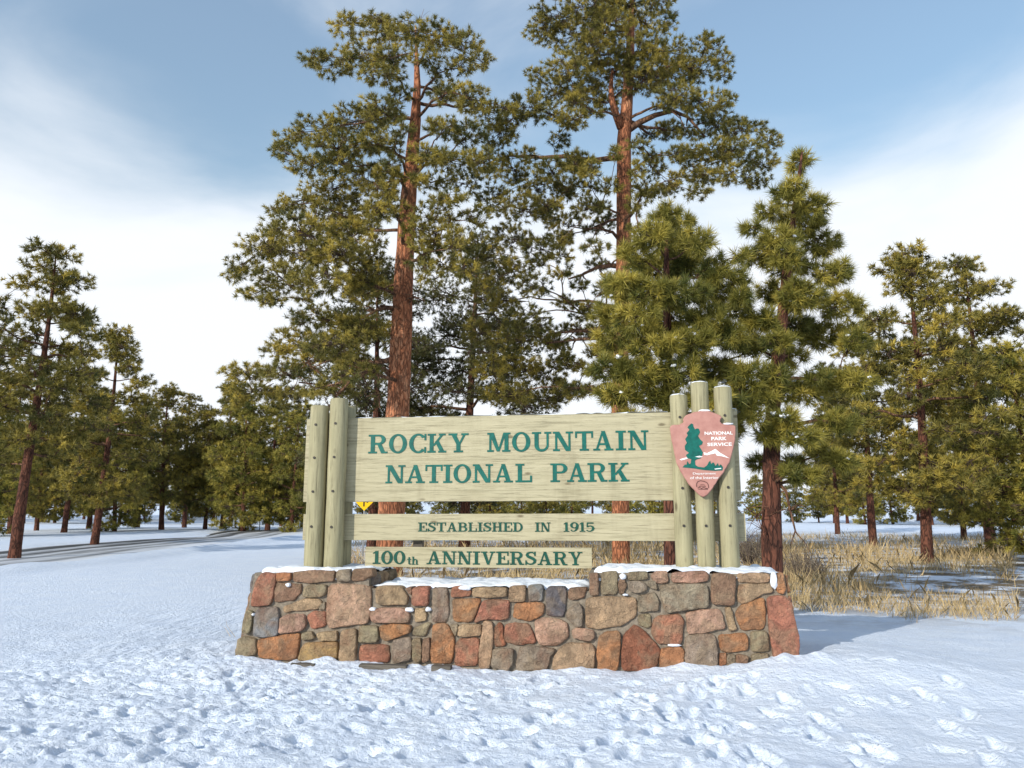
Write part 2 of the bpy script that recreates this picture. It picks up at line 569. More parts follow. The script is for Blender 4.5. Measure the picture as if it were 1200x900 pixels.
def print_at(x, y, a, s=1.0, depth=0.042):
    ix0, ix1 = np.searchsorted(gx, [x - 0.32, x + 0.32])
    iy0, iy1 = np.searchsorted(gy, [y - 0.32, y + 0.32])
    if ix1 - ix0 < 3 or iy1 - iy0 < 3: return
    X, Y = GX[iy0:iy1, ix0:ix1] - x, GY[iy0:iy1, ix0:ix1] - y
    ca, sa = math.cos(a), math.sin(a)
    U, W = (X * ca + Y * sa) / (0.145 * s), (-X * sa + Y * ca) / (0.058 * s)
    W = W * (1 + 0.18 * np.tanh(U * 2))
    r = np.sqrt(U ** 2 + W ** 2)
    dent = -1.0 / (1 + np.exp((r - 1.0) * 7)) * (1 - 0.35 * np.exp(-((U + 0.1) / 0.25) ** 2))
    rim = 0.30 * np.exp(-((r - 1.45) / 0.30) ** 2) * (1 + 0.9 * vnoise(X * 20 + x * 7, Y * 20 + y * 7, 14))
    GZ[iy0:iy1, ix0:ix1] += depth * (dent + rim)


pr = random.Random(5)
for k in range(560):                                   # trampled ground in front of the sign
    x, y = pr.uniform(-4.4, 4.3), pr.uniform(4.0, 7.85)
    if pr.random() < 0.22 + 0.20 * x: continue
    if to_local(x, y)[1] > -0.30: continue
    print_at(x, y, pr.uniform(0, math.pi * 2), pr.uniform(0.6, 0.95), pr.uniform(0.014, 0.032))
for (x0, y0, x1, y1, n) in [(0.2, 4.1, 1.35, 7.2, 10), (0.9, 4.0, 1.75, 7.4, 10), (1.7, 4.1, 1.2, 6.3, 7), (2.3, 4.2, 2.0, 7.1, 9), (-3.6, 4.6, 0.4, 7.3, 13), (-2.2, 4.2, 1.0, 6.6, 11), (2.9, 4.9, 3.6, 7.2, 6)]:
    a = math.atan2(y1 - y0, x1 - x0)
    for k in range(n):
        t = (k + 0.5) / n
        s = 0.10 * (-1) ** k
        print_at(x0 + (x1 - x0) * t - math.sin(a) * s + pr.uniform(-.04, .04), y0 + (y1 - y0) * t + math.cos(a) * s + pr.uniform(-.04, .04), a + pr.uniform(-.25, .25), 0.95, 0.050)

# under the road sheet the ground lies lower
rd = np.abs(GX - road_x(GY)) - 3.7
GZ = np.where((rd < 0) & (GY > 8) & (GY < 125), GZ - 0.03, GZ)
bare = np.clip((np.hypot(GX * 0.7, GY) - 11.5) / 6, 0, 1) * np.clip((70 - np.hypot(GX, GY)) / 30, 0, 1) * np.clip((np.abs(GX - road_x(GY)) - 5) / 6, 0, 1) * np.where(LY > 1.0, 1, 0) * np.clip((GX / np.maximum(GY, 1) + 0.24) * 12, 0, 1)
ny, nx = GX.shape
idx = np.arange(ny * nx).reshape(ny, nx)
F = np.stack([idx[:-1, :-1], idx[:-1, 1:], idx[1:, 1:], idx[1:, :-1]], -1).reshape(-1, 4)
V = np.stack([GX, GY, GZ], -1).reshape(-1, 3)
link('ground', np_mesh('ground', V, F, True, {'bare': bare.ravel()}), GROUND, label='snow covered ground with footprints in front of the stone wall', cat='ground', kind='structure')


def tz(x, y): return float(terrain(np.array([x]), np.array([y]))[0])


# road
ys = np.concatenate([np.arange(9, 60, 1.0), np.arange(60, 122, 2.0)])
us = np.linspace(0, 1, 13)
Yr, Ur = np.meshgrid(ys, us, indexing='ij')
Xr = road_x(Yr) + (Ur - 0.5) * 7.2
Zr = terrain(Xr, Yr) * 0 + terrain(road_x(Yr), Yr) + 0.012
sub = np.arange(len(ys) * len(us)).reshape(len(ys), len(us))
Fr = np.stack([sub[:-1, :-1], sub[:-1, 1:], sub[1:, 1:], sub[1:, :-1]], -1).reshape(-1, 4)
link('road', np_mesh('road', np.stack([Xr, Yr, Zr], -1).reshape(-1, 3), Fr, True, {'across': Ur.ravel()}), ROAD, label='snow packed asphalt road running past the sign', cat='road', kind='structure')

# ------------------------------------------------------------------ stone wall
wall = empty('stone_wall', SO, -YAW, label='low rubble stone wall with snow on top carrying the park sign', cat='wall')

TAN, GREY, BLUE, RED, ORANGE, PINK, BROWN, YEL, OLIVE, NAVY, RUST = [srgb(*c, 1.18) for c in (
    (196, 166, 132), (164, 152, 134), (142, 147, 150), (186, 122, 98), (198, 136, 92), (206, 166, 142), (152, 120, 98), (204, 166, 108), (164, 152, 124), (98, 102, 114), (162, 98, 72))]
A, B, C, D = (262, 655, .15557), (430, 665, .15), (590, 655, .15557), (760, 655, .15557)
STONES = [
 (A, RED, [(290,103),(385,115),(375,230),(350,345),(195,362),(200,320),(225,200),(262,125)]),
 (A, ORANGE, [(400,108),(500,108),(500,165),(392,170)]),
 (A, BROWN, [(388,180),(460,184),(530,190),(580,190),(575,250),(530,310),(380,330),(378,250)]),
 (A, BROWN, [(515,100),(600,92),(832,90),(830,170),(610,182),(518,172)]),
 (A, GREY, [(850,90),(950,80),(955,170),(850,170)]),
 (A, BROWN, [(962,82),(1110,75),(1120,130),(1050,160),(962,172)]),
 (A, OLIVE, [(610,200),(770,195),(765,250),(745,285),(650,292),(590,285)]),
 (A, TAN, [(440,360),(600,305),(715,300),(735,330),(700,380),(440,405)]),
 (A, GREY, [(725,340),(760,330),(755,380),(715,385)]),
 (A, PINK, [(790,195),(1000,195),(1110,215),(1100,400),(1085,485),(960,500),(790,525),(770,460),(775,330)]),
 (A, BLUE, [(250,370),(405,365),(412,460),(405,575),(330,592),(215,582),(230,470)]),
 (A, OLIVE, [(165,385),(215,395),(205,500),(185,560),(135,550),(150,460)]),
 (A, PINK, [(420,450),(480,418),(600,420),(615,500),(580,545),(415,565)]),
 (A, RED, [(620,430),(680,400),(765,400),(765,500),(680,530),(650,520)]),
 (A, OLIVE, [(100,610),(145,590),(238,600),(238,725),(80,745)]),
 (A, ORANGE, [(250,610),(420,580),(570,560),(560,650),(545,750),(470,768),(250,745)]),
 (A, OLIVE, [(590,560),(660,550),(685,600),(580,615)]),
 (A, TAN, [(692,560),(850,545),(855,615),(720,615)]),
 (A, YEL, [(600,640),(740,628),(855,628),(850,765),(640,780),(555,760),(575,680)]),
 (A, TAN, [(880,545),(1000,530),(1000,640),(985,785),(870,785)]),
 (B, TAN, [(65,150),(260,150),(315,230),(310,290),(70,295)]),
 (B, BROWN, [(300,165),(350,155),(340,215),(322,205)]),
 (B, RED, [(355,155),(480,155),(470,300),(350,300)]),
 (B, PINK, [(25,345),(60,320),(290,320),(330,370),(325,435),(40,430),(20,390)]),
 (B, TAN, [(370,330),(440,325),(465,370),(455,420),(370,425)]),
 (B, GREY, [(515,165),(620,165),(635,250),(635,380),(615,430),(510,430),(505,300)]),
 (B, OLIVE, [(-66,460),(85,460),(85,585),(-66,592)]),
 (B, ORANGE, [(95,460),(200,445),(345,455),(335,510),(240,545),(150,580),(105,545)]),
 (B, OLIVE, [(355,480),(470,430),(495,440),(445,540),(350,530)]),
 (B, RED, [(-68,610),(165,605),(175,745),(-68,745)]),
 (B, GREY, [(195,575),(330,545),(343,560),(340,725),(195,750)]),
 (B, OLIVE, [(352,560),(420,552),(425,730),(400,750),(352,720)]),
 (B, BROWN, [(433,560),(488,550),(488,720),(433,750)]),
 (B, ORANGE, [(515,445),(620,440),(670,520),(680,600),(660,750),(495,750),(495,600)]),
 (B, RED, [(665,155),(740,150),(810,185),(800,225),(660,235)]),
 (B, TAN, [(825,160),(1085,165),(1090,225),(950,240),(820,225)]),
 (B, ORANGE, [(665,252),(890,242),(870,310),(820,425),(670,425)]),
 (B, RED, [(900,262),(1000,252),(1110,260),(1105,405),(920,410),(830,440)]),
 (B, TAN, [(910,418),(980,425),(985,540),(960,785),(870,790),(875,650),(895,500)]),
 (B, OLIVE, [(645,450),(705,450),(695,540),(672,510)]),
 (B, TAN, [(715,450),(893,450),(886,535),(705,545)]),
 (B, RED, [(720,560),(870,555),(876,600),(860,770),(680,770),(690,610)]),
 (B, RUST, [(992,470),(1030,430),(1060,450),(1065,560),(1085,600),(1060,620),(988,620)]),
 (B, GREY, [(985,635),(1140,640),(1140,745),(1100,805),(970,785)]),
 (C, TAN, [(40,212),(160,207),(160,320),(40,320)]),
 (C, ORANGE, [(85,332),(305,335),(300,420),(190,472),(70,445)]),
 (C, BLUE, [(185,205),(275,200),(295,220),(290,315),(190,320)]),
 (C, NAVY, [(320,215),(475,215),(460,430),(400,440),(320,425)]),
 (C, BROWN, [(490,225),(630,220),(610,285),(525,315),(485,300)]),
 (C, RED, [(10,490),(190,490),(245,640),(80,650),(5,620)]),
 (C, GREY, [(125,670),(200,655),(380,682),(386,700),(350,740),(330,840),(100,845),(90,780)]),
 (C, PINK, [(235,470),(300,445),(420,455),(480,490),(490,590),(400,660),(270,650),(240,570)]),
 (C, GREY, [(480,395),(560,330),(590,370),(595,510),(540,500),(475,450)]),
 (C, BROWN, [(645,110),(715,110),(715,275),(650,275)]),
 (C, OLIVE, [(735,100),(860,95),(856,265),(735,270)]),
 (C, BROWN, [(872,160),(910,150),(930,200),(900,265),(868,262)]),
 (C, OLIVE, [(940,105),(1085,95),(1085,155),(935,160)]),
 (C, GREY, [(945,172),(1040,170),(1085,205),(1080,235),(1000,260),(955,240)]),
 (C, GREY, [(1095,178),(1150,165),(1160,235),(1098,215)]),
 (C, TAN, [(620,320),(640,290),(990,290),(1000,340),(1000,440),(880,505),(700,530),(620,515)]),
 (C, GREY, [(1017,285),(1140,255),(1172,310),(1172,390),(1024,400),(1012,340)]),
 (C, OLIVE, [(1020,430),(1110,420),(1115,500),(1085,530),(1020,490)]),
 (C, PINK, [(520,540),(560,520),(680,545),(680,590),(650,622),(530,600)]),
 (C, TAN, [(440,660),(500,637),(670,642),(690,700),(680,810),(650,870),(370,840),(380,740)]),
 (C, ORANGE, [(720,590),(770,555),(860,545),(883,570),(875,720),(860,845),(710,845),(705,700)]),
 (C, RUST, [(907,570),(990,497),(1060,545),(1190,690),(1140,845),(895,845),(890,700)]),
 (D, PINK, [(20,125),(60,100),(140,90),(150,180),(50,185)]),
 (D, PINK, [(175,105),(430,95),(455,130),(445,175),(300,182),(180,180)]),
 (D, GREY, [(85,195),(450,190),(455,365),(330,380),(130,410),(95,290)]),
 (D, BROWN, [(480,110),(600,110),(660,130),(655,240),(645,350),(475,345)]),
 (D, TAN, [(680,110),(905,110),(925,150),(900,180),(675,180)]),
 (D, TAN, [(680,195),(920,187),(945,255),(870,262),(760,330),(680,335)]),
 (D, ORANGE, [(970,115),(1020,110),(1040,220),(1020,265),(975,250)]),
 (D, RED, [(40,455),(100,430),(230,420),(265,470),(260,570),(245,650),(70,640),(20,560)]),
 (D, PINK, [(285,405),(530,375),(560,430),(582,530),(440,550),(300,570),(290,480)]),
 (D, TAN, [(575,370),(620,365),(672,530),(612,545)]),
 (D, ORANGE, [(670,390),(700,350),(870,290),(885,400),(880,530),(700,540),(660,420)]),
 (D, RED, [(893,287),(1020,277),(1080,320),(1100,450),(1140,590),(1135,790),(945,770),(922,600)]),
 (D, GREY, [(285,582),(420,562),(500,577),(520,690),(520,800),(430,850),(280,840),(275,700)]),
 (D, ORANGE, [(530,580),(740,562),(757,690),(590,705),(545,690)]),
 (D, OLIVE, [(772,550),(880,547),(905,600),(910,700),(780,700)]),
 (D, ORANGE, [(538,720),(588,716),(588,800),(538,810)]),
 (D, GREY, [(600,725),(655,730),(655,810),(592,820)]),
 (D, BROWN, [(667,722),(760,740),(742,800),(667,812)]),
 (D, OLIVE, [(785,722),(905,717),(912,775),(840,805),(775,775)]),
 (D, ORANGE, [(100,680),(240,662),(270,700),(265,820),(90,845),(85,760)]),
]


def chaikin(P, n=1, q=0.2):
    for _ in range(n):
        Q = []
        for i in range(len(P)):
            a, b = P[i], P[(i + 1) % len(P)]
            Q += [(a[0] * (1 - q) + b[0] * q, a[1] * (1 - q) + b[1] * q), (a[0] * q + b[0] * (1 - q), a[1] * q + b[1] * (1 - q))]
        P = Q
    return P


def resample(P, n):
    L = [math.dist(P[i], P[(i + 1) % len(P)]) for i in range(len(P))]
    T = sum(L); out = []; i = 0; acc = 0.0
    for k in range(n):
        s = T * k / n
        while acc + L[i] < s and i < len(P) - 1:
            acc += L[i]; i += 1
        f = (s - acc) / max(L[i], 1e-9)
        a, b = P[i], P[(i + 1) % len(P)]
        out.append((a[0] + (b[0] - a[0]) * f, a[1] + (b[1] - a[1]) * f))
    return out


def stone_mesh(P, seed, proud=0.05, back=0.10, n=36):
    """P outline in (x, z); the face looks towards -y."""
    P = resample(chaikin(P, 2, 0.10), n)
    cx = sum(p[0] for p in P) / n; cz = sum(p[1] for p in P) / n
    size = min(max(p[0] for p in P) - min(p[0] for p in P), max(p[1] for p in P) - min(p[1] for p in P))
    tilt = (mnoise.noise(Vector((seed * 1.7, 3, 1))) * 0.16, mnoise.noise(Vector((seed * 2.3, 7, 4))) * 0.16)
    V, F = [], []
    P = [(x + (x - cx) / max(1e-6, math.hypot(x - cx, z - cz)) * 0.006, z + (z - cz) / max(1e-6, math.hypot(x - cx, z - cz)) * 0.006) for x, z in P]
    b = min(0.014, size * 0.08)
    rings = [(0.0, back), (0.0, -proud + 0.024), (b * 0.35, -proud + 0.007), (b, -proud), (b + size * 0.13, -proud - 0.003), (b + size * 0.27, -proud - 0.003)]
    for ri, (ins, y) in enumerate(rings):
        for (x, z) in P:
            d = math.hypot(x - cx, z - cz)
            k = max(0.0, 1 - ins / max(d, 1e-6))
            px, pz = cx + (x - cx) * k, cz + (z - cz) * k
            q = Vector((px * 9 + seed, pz * 9, seed * 0.37))
            yy = y
            if ri > 0:
                yy += mnoise.noise(q) * 0.014 + mnoise.noise(q * 2.7) * 0.010 + tilt[0] * (px - cx) * 0.4 + tilt[1] * (pz - cz) * 0.4
                px += (mnoise.noise(q * 1.6 + Vector((9, 0, 0))) * 0.008 + mnoise.noise(q * 4 + Vector((9, 0, 0))) * 0.004)
                pz += (mnoise.noise(q * 1.6 + Vector((0, 9, 0))) * 0.008 + mnoise.noise(q * 4 + Vector((0, 9, 0))) * 0.004)
            V.append((px, yy, pz))
    V.append((cx, -proud - 0.003 + mnoise.noise(Vector((cx * 9 + seed, cz * 9, 2))) * 0.012, cz))
    m = len(rings)
    for r in range(m - 1):
        for k in range(n):
            k2 = (k + 1) % n
            F.append((r * n + k, r * n + k2, (r + 1) * n + k2, (r + 1) * n + k))
    for k in range(n):
        F.append(((m - 1) * n + k, (m - 1) * n + (k + 1) % n, m * n))
    F = [tuple(reversed(f)) for f in F]
    return mesh('stone', V, F)


def is_cw(P): return sum((P[i][0] * P[(i + 1) % len(P)][1] - P[(i + 1) % len(P)][0] * P[i][1]) for i in range(len(P))) < 0


sr = random.Random(3)
for k, ((ox, oy, s), c, pts) in enumerate(STONES):
    P = [loc(ox + x * s, oy + y * s, -0.05) for x, y in pts]
    if is_cw(P): P = P[::-1]
    o = link('stone', stone_mesh(P, k * 3.1 + 1, 0.045 + sr.uniform(-0.014, 0.018)), STONE, wall)
    j = 1 + sr.uniform(-0.10, 0.10)
    o.color = (c[0] * j, c[1] * j * (1 + sr.uniform(-.05, .05)), c[2] * j, 1)

WD = 0.98                                             # wall depth
tl, tm, tr = loc(400, 672, 0)[1], loc(560, 691, 0)[1], loc(800, 672, 0)[1]
xl0, xl1 = loc(279, 770, 0)[0], loc(299, 674, 0)[0]
xa, xb = loc(433, 680, 0)[0], loc(690, 680, 0)[0]
xr1, xr0 = loc(919, 672, 0)[0], loc(935, 770, 0)[0]
prof = [(xl0 - 0.04, -0.35), (xr0 + 0.04, -0.35), (xr1, tr), (xb, tr), (xb + 0.01, tm), (xa, tm), (xa - 0.01, tl), (xl1, tl)]
V = [(x, -0.006, z) for x, z in prof] + [(x, WD, z) for x, z in prof]
n = len(prof)
F = [tuple(range(n)), tuple(range(2 * n - 1, n - 1, -1))] + [(i, i + n, (i + 1) % n + n, (i + 1) % n) for i in range(n)]
link('mortar_core', mesh('mortar_core', V, F, False), MORTAR, wall)

# stones on the two ends, on the inner faces of the raised shoulders and on the back
PAL = [RED, ORANGE, PINK, BROWN, TAN, GREY, OLIVE, BLUE, RED, TAN]


def course_face(origin, ux, uz, w, hgt, rows, seed):
    """Random rubble over a w x hgt rectangle; ux, uz its axes."""
    r = random.Random(seed)
    nrm = ux.cross(uz).normalized()
    z = 0.0
    hs = [r.uniform(0.8, 1.3) for _ in range(rows)]
    for hh in hs:
        hh = hh / sum(hs) * hgt
        x = 0.0
        while x < w - 0.02:
            ww = min(r.uniform(0.14, 0.34), w - x)
            if w - x - ww < 0.09: ww = w - x
            g = 0.012
            j = lambda: r.uniform(-0.012, 0.012)
            P = [(x + g + j(), z + g + j()), (x + ww / 2, z + g + j()), (x + ww - g + j(), z + g + j()), (x + ww - g + j(), z + hh - g + j()), (x + ww / 2, z + hh - g + j()), (x + g + j(), z + hh - g + j())]
            me = stone_mesh(P, r.uniform(0, 99), 0.035, 0.05, 20)
            for v in me.vertices:
                a, b, c = v.co
                v.co = origin + ux * a + uz * c - nrm * (-b) if False else origin + ux * a + uz * c + nrm * (-b)
            o = link('stone', me, STONE, wall)
            c = r.choice(PAL); q = r.uniform(0.85, 1.15)
            o.color = (c[0] * q, c[1] * q, c[2] * q, 1)
            x += ww
        z += hh


bl, tlv = Vector((xl0, 0, -0.02)), Vector((xl1, 0, tl))
uz = (tlv - bl); hL = uz.length; uz.normalize()
course_face(Vector((xl0, WD, -0.02)), Vector((0, -1, 0)), uz, WD, hL, 4, 1)
br, trv = Vector((xr0, 0, -0.02)), Vector((xr1, 0, tr))
uz = (trv - br); hR = uz.length; uz.normalize()
course_face(Vector((xr0, 0, -0.02)), Vector((0, 1, 0)), uz, WD, hR, 4, 2)
course_face(Vector((xa - 0.012, 0.05, tm)), Vector((0, 1, 0)), Vector((0, 0, 1)), WD - 0.1, tl - tm, 1, 3)


def snow_pad(name, x0, x1, y0, y1, z, th, seed, rag=0.05, parent=None, step=0.022, mat=None):
    """A pillow of snow over a rectangle with ragged rounded edges."""
    xs = np.arange(x0, x1 + step, step); ys_ = np.arange(y0, y1 + step, step)
    X, Y = np.meshgrid(xs, ys_)
    f = np.minimum.reduce([X - x0 + rag * vnoise(Y * 9, X * 0 + seed, 21), x1 - X + rag * vnoise(Y * 9, X * 0 + seed + 3, 22),
                           Y - y0 + rag * (vnoise(X * 5, Y * 0 + seed, 23) + 0.7 * vnoise(X * 14, Y * 0 + seed, 24)), y1 - Y + rag * vnoise(X * 9, Y * 0 + seed + 5, 25)])
    hgt = np.where(f > 0, th * np.clip(f / (th * 1.3), 0, 1) ** 0.5, -0.05)
    Z = z + hgt * (1 + 0.42 * vnoise(X * 4 + seed, Y * 4, 26) + 0.28 * vnoise(X * 13 + seed, Y * 13, 27))
    m, k = X.shape
    idx = np.arange(m * k).reshape(m, k)
    F = np.stack([idx[:-1, :-1], idx[:-1, 1:], idx[1:, 1:], idx[1:, :-1]], -1).reshape(-1, 4)
    keep = (f.ravel()[F] > -step * 1.5).any(axis=1)
    me = np_mesh(name, np.stack([X, Y, Z], -1).reshape(-1, 3), F[keep], True)
    return link(name, me, mat or SNOW, parent)


snow_pad('snow_cap', xl1 + 0.02, xa - 0.03, -0.01, WD, tl - 0.005, 0.045, 1.0, 0.05, wall)
snow_pad('snow_cap', xa + 0.01, xb - 0.01, 0.06, WD, tm - 0.002, 0.050, 4.0, 0.03, wall)
snow_pad('snow_cap', xb + 0.05, xr1 - 0.03, -0.012, WD, tr - 0.012, 0.048, 7.0, 0.045, wall)


def clump(name, x, y, z, rx, ry, rz, seed, parent, mat=None):
    import bmesh
    bm = bmesh.new()
    bmesh.ops.create_icosphere(bm, subdivisions=3, radius=1)
    for v in bm.verts:
        k = 1 + 0.3 * mnoise.noise(v.co * 1.6 + Vector((seed, 0, 0)))
        v.co = Vector((x + v.co.x * rx * k, y + v.co.y * ry * k, z + v.co.z * rz * k))
    me = bpy.data.meshes.new(name); bm.to_mesh(me); bm.free()
    me.polygons.foreach_set('use_smooth', [True] * len(me.polygons))
    return link(name, me, mat or SNOW, parent)


for k, (px, py, rw, rh) in enumerate([(338, 685.5, 3.2, 2.2), (297, 720, 2, 1.6), (437, 714, 4, 2.2), (480, 714.5, 5, 2.6), (502, 714, 3.4, 2.6), (545, 689, 7, 3), (730, 675.5, 3.4, 3.2), (733, 697, 3, 1.2), (907, 680, 3.6, 9), (790, 756, 7, 1.4)]):
    x, z = loc(px, py, -0.04)
    clump('snow_clump', x, -0.035, z, rw / 113, 0.035, rh / 113, k * 2.2, wall)

# timber edging showing through the snow at the wall's foot
for px0, px1, py in [(340, 368, 779.0), (420, 476, 780.6), (505, 528, 782)]:
    yl = -0.24
    x0, z0 = loc(px0, py, yl); x1, _ = loc(px1, py, yl)
    e = empty('timber_edging', SO, -YAW, label='dark weathered edging timber showing through snow at the foot of the wall', cat='edging', group='edging timbers at the foot of the wall')
    V, F = box(x0, x1, yl, yl + 0.09, z0 - 0.06, z0 + 0.016, 0.008)
    V = [(v[0], v[1], v[2] + 0.008 * mnoise.noise(Vector((v[0] * 7, v[1] * 7, 1)))) for v in V]
    link('timber', mesh('timber', V, F, False), TIMBER, e)

# ------------------------------------------------------------------ the sign
sign = empty('park_sign', SO + SN * 0.0, -YAW, label='wooden park entrance sign of pale green boards on round posts', cat='sign')
PY, PR = 0.45, 0.100                                   # post axis behind the wall's face, post radius
BF, BT = PY + PR - 0.004, 0.085                        # board front, thickness


def post(px, py_mid, ytop, radius, y, base_z, name='post', seed=0.0):
    x, _ = loc(px, py_mid, y)
    _, zt = loc(px, ytop, y - radius)
    N = 14
    pts = [(x, y, base_z + (zt - base_z) * k / N) for k in range(N + 1)]
    rads = [radius * (1 + 0.02 * mnoise.noise(Vector((seed, k * 0.4, 0)))) for k in range(N + 1)]
    pts += [(x, y, zt + 0.010)]; rads += [radius * 0.90]
    V, F = tube(pts, rads, 28, True, 0.03, seed)
    me = mesh('post', V, F)
    for p in me.polygons:
        if len(p.vertices) > 4: p.use_smooth = False
    # object origin on the axis so that the grain runs along it
    o = link(name, me, POST, sign)
    return o, x, zt


px_scale = lambda w: w / 111.5 / 2
bolts = []
tops = []
for (pxm, pym, ytop, wid, bl_) in [
    (371.0, 570, 475.5, 22.6, [(369, 497.5), (367.3, 536.3), (365.3, 576), (363.4, 617)]),
    (394.0, 570, 467.0, 22.4, [(392.8, 496), (391, 535.5), (389, 575.5), (386.7, 617.6)]),
    (799.0, 570, 463.0, 20.2, [(797.5, 488.7), (800, 572), (801, 616.2)]),
    (824.5, 570, 448.0, 20.2, [(827.5, 616.2)]),
    (852.0, 570, 453.5, 20.2, [(849.9, 486.7), (853.5, 571), (855.8, 616)])]:
    r = px_scale(wid)
    bz = (tl if pxm < 500 else tr) - 0.04
    o, x, zt = post(pxm, pym, ytop, r, BF - r + 0.004, bz, seed=pxm)
    tops.append((x, BF - r, zt, r))
    for (bx, by) in bl_:
        yb = BF - 2 * r
        _, zb = loc(bx, by, yb)
        V, F = tube([(x + 0.0, yb + 0.012, zb), (x, yb - 0.006, zb)], [0.016, 0.013], 10)
        link('bolt', mesh('bolt', V, F, False), BOLT, o)
# rear posts of the left pair and behind the right group
BB = BF + BT
for (pxm, ytop, wid) in [(371.0, 481, 21), (394.0, 473, 21), (852, 480, 18)]:
    r = px_scale(wid)
    x, _ = loc(pxm, 570, BF - 0.1)
    _, zt = loc(pxm, ytop, BB + r)
    V, F = tube([(x, BB + r + 0.003, (tl if pxm < 500 else tr) - 0.04 + (zt - tl) * k / 8) for k in range(9)], [r] * 9, 20, True, 0.03, pxm)
    link('rear_post', mesh('rear_post', V, F), POST, sign)
for k, (x, y, zt, r) in enumerate(tops):
    if k >= 2:
        clump('snow_clump', x, y, zt + 0.012, r * 0.85, r * 0.8, 0.014, k * 3.3, sign)


def board_z(py, px=600): return loc(px, py, BF)[1]


bx0, bx1 = loc(356.0, 570, BF)[0], loc(868.0, 570, BF)[0]


def plank_mesh(x0, x1, z0, z1, y0=BF, y1=BF + BT, seed=0.0):
    """Plank with slightly uneven edges."""
    n = 30
    V, F = [], []
    ch = 0.002
    for i in range(n + 1):
        x = x0 + (x1 - x0) * i / n
        w = 0.0006 * mnoise.noise(Vector((x * 2.1, seed, 0))); w2 = 0.0006 * mnoise.noise(Vector((x * 2.1, seed + 5, 0)))
        V += [(x, y0 + ch, z0 + w), (x, y0, z0 + ch + w), (x, y0, z1 - ch + w2), (x, y0 + ch, z1 + w2), (x, y1, z1 + w2), (x, y1, z0 + w)]
    for i in range(n):
        for k in range(6):
            k2 = (k + 1) % 6
            F.append((i * 6 + k, (i + 1) * 6 + k, (i + 1) * 6 + k2, i * 6 + k2))
    F += [(5, 4, 3, 2, 1, 0), tuple(n * 6 + k for k in range(6))]
    return mesh('plank', V, [tuple(reversed(f)) for f in F], False)


name_board = empty('name_board', parent=sign)
name_board['label'] = 'wide upper board of pale green planks lettered in teal'
zs = [board_z(y) for y in (587.2, 574.5, 538.5, 486.6)]
for k in range(3):
    link('plank', plank_mesh(bx0, bx1, zs[k] + 0.0004, zs[k + 1] - 0.0004, seed=k * 7.0), BOARD, name_board)
# short end plank behind the right posts
e0, e1 = loc(858, 570, BB)[0], loc(868.8, 570, BB)[0]
link('end_plank', plank_mesh(bx1 - 0.16, bx1 + 0.012, board_z(586.0), board_z(477.5, 864), BB + 0.003, BB + 0.055, 3.0), BOARD, name_board)
est_board = empty('established_board', parent=sign)
link('plank', plank_mesh(loc(355, 620, BF)[0], loc(874, 620, BF)[0], board_z(633.5), board_z(602.0), seed=31.0), BOARD, est_board)
ann_board = empty('anniversary_board', parent=sign)
AF = BF + 0.01
ax0, ax1 = loc(428.0, 654, AF)[0], loc(693.5, 654, AF)[0]
link('plank', plank_mesh(ax0, ax1, loc(600, 665.5, AF)[1], loc(600, 641.5, AF)[1], AF, AF + 0.05, seed=47.0), BOARD, ann_board)
sx_ = loc(489.5, 638, BB)[0]
V, F = box(sx_ - 0.055, sx_ + 0.055, BB + 0.004, BB + 0.06, loc(489, 664, BB)[1], board_z(606), 0.005)
link('support_strut', mesh('support_strut', V, F, False), TIMBER, sign)
# thin snow along the top edges of the boards
snow_pad('snow_line', bx0 + 0.55, loc(785, 486, BF)[0], BF + 0.016, BF + BT - 0.004, zs[3] - 0.003, 0.014, 2.0, 0.020, sign, 0.012)
snow_pad('snow_line', bx1 - 0.075, bx1 + 0.005, BB + 0.0, BB + 0.05, board_z(477.5, 864) - 0.006, 0.02, 6.0, 0.01, sign, 0.01)

# ------------------------------------------------------------------ lettering
T_, H_, SHF = 0.205, 0.105, 0.095                      # stem, hairline and serif thickness (cap height = 1)


def rect(x0, y0, x1, y1): return [(x0, y0), (x1, y0), (x1, y1), (x0, y1)]


def ring(cx, cy, rx, ry, tx, ty, a0=0, a1=360, n=28):
    out = []
    for k in range(n):
        t0, t1 = R(a0 + (a1 - a0) * k / n), R(a0 + (a1 - a0) * (k + 1) / n)
        o0, o1 = (cx + rx * math.cos(t0), cy + ry * math.sin(t0)), (cx + rx * math.cos(t1), cy + ry * math.sin(t1))
        i0, i1 = (cx + (rx - tx) * math.cos(t0), cy + (ry - ty) * math.sin(t0)), (cx + (rx - tx) * math.cos(t1), cy + (ry - ty) * math.sin(t1))
        out.append([i0, o0, o1, i1])
    return out


def stem(x, y0=0.0, y1=1.0, t=T_): return rect(x - t / 2, y0, x + t / 2, y1)
def foot(x0, x1): return rect(x0, 0, x1, SHF)
def head(x0, x1): return rect(x0, 1 - SHF, x1, 1)


def stroke(P, W):
    out = []
    for i in range(len(P) - 1):
        a, b = Vector(P[i]), Vector(P[i + 1])
        na = (Vector(P[min(i + 1, len(P) - 1)]) - Vector(P[max(i - 1, 0)])).normalized()
        nb = (Vector(P[min(i + 2, len(P) - 1)]) - a).normalized()
        na, nb = Vector((-na.y, na.x)) * W[i] / 2, Vector((-nb.y, nb.x)) * W[i + 1] / 2
        out.append([tuple(a - na), tuple(b - nb), tuple(b + nb), tuple(a + na)])
    return out


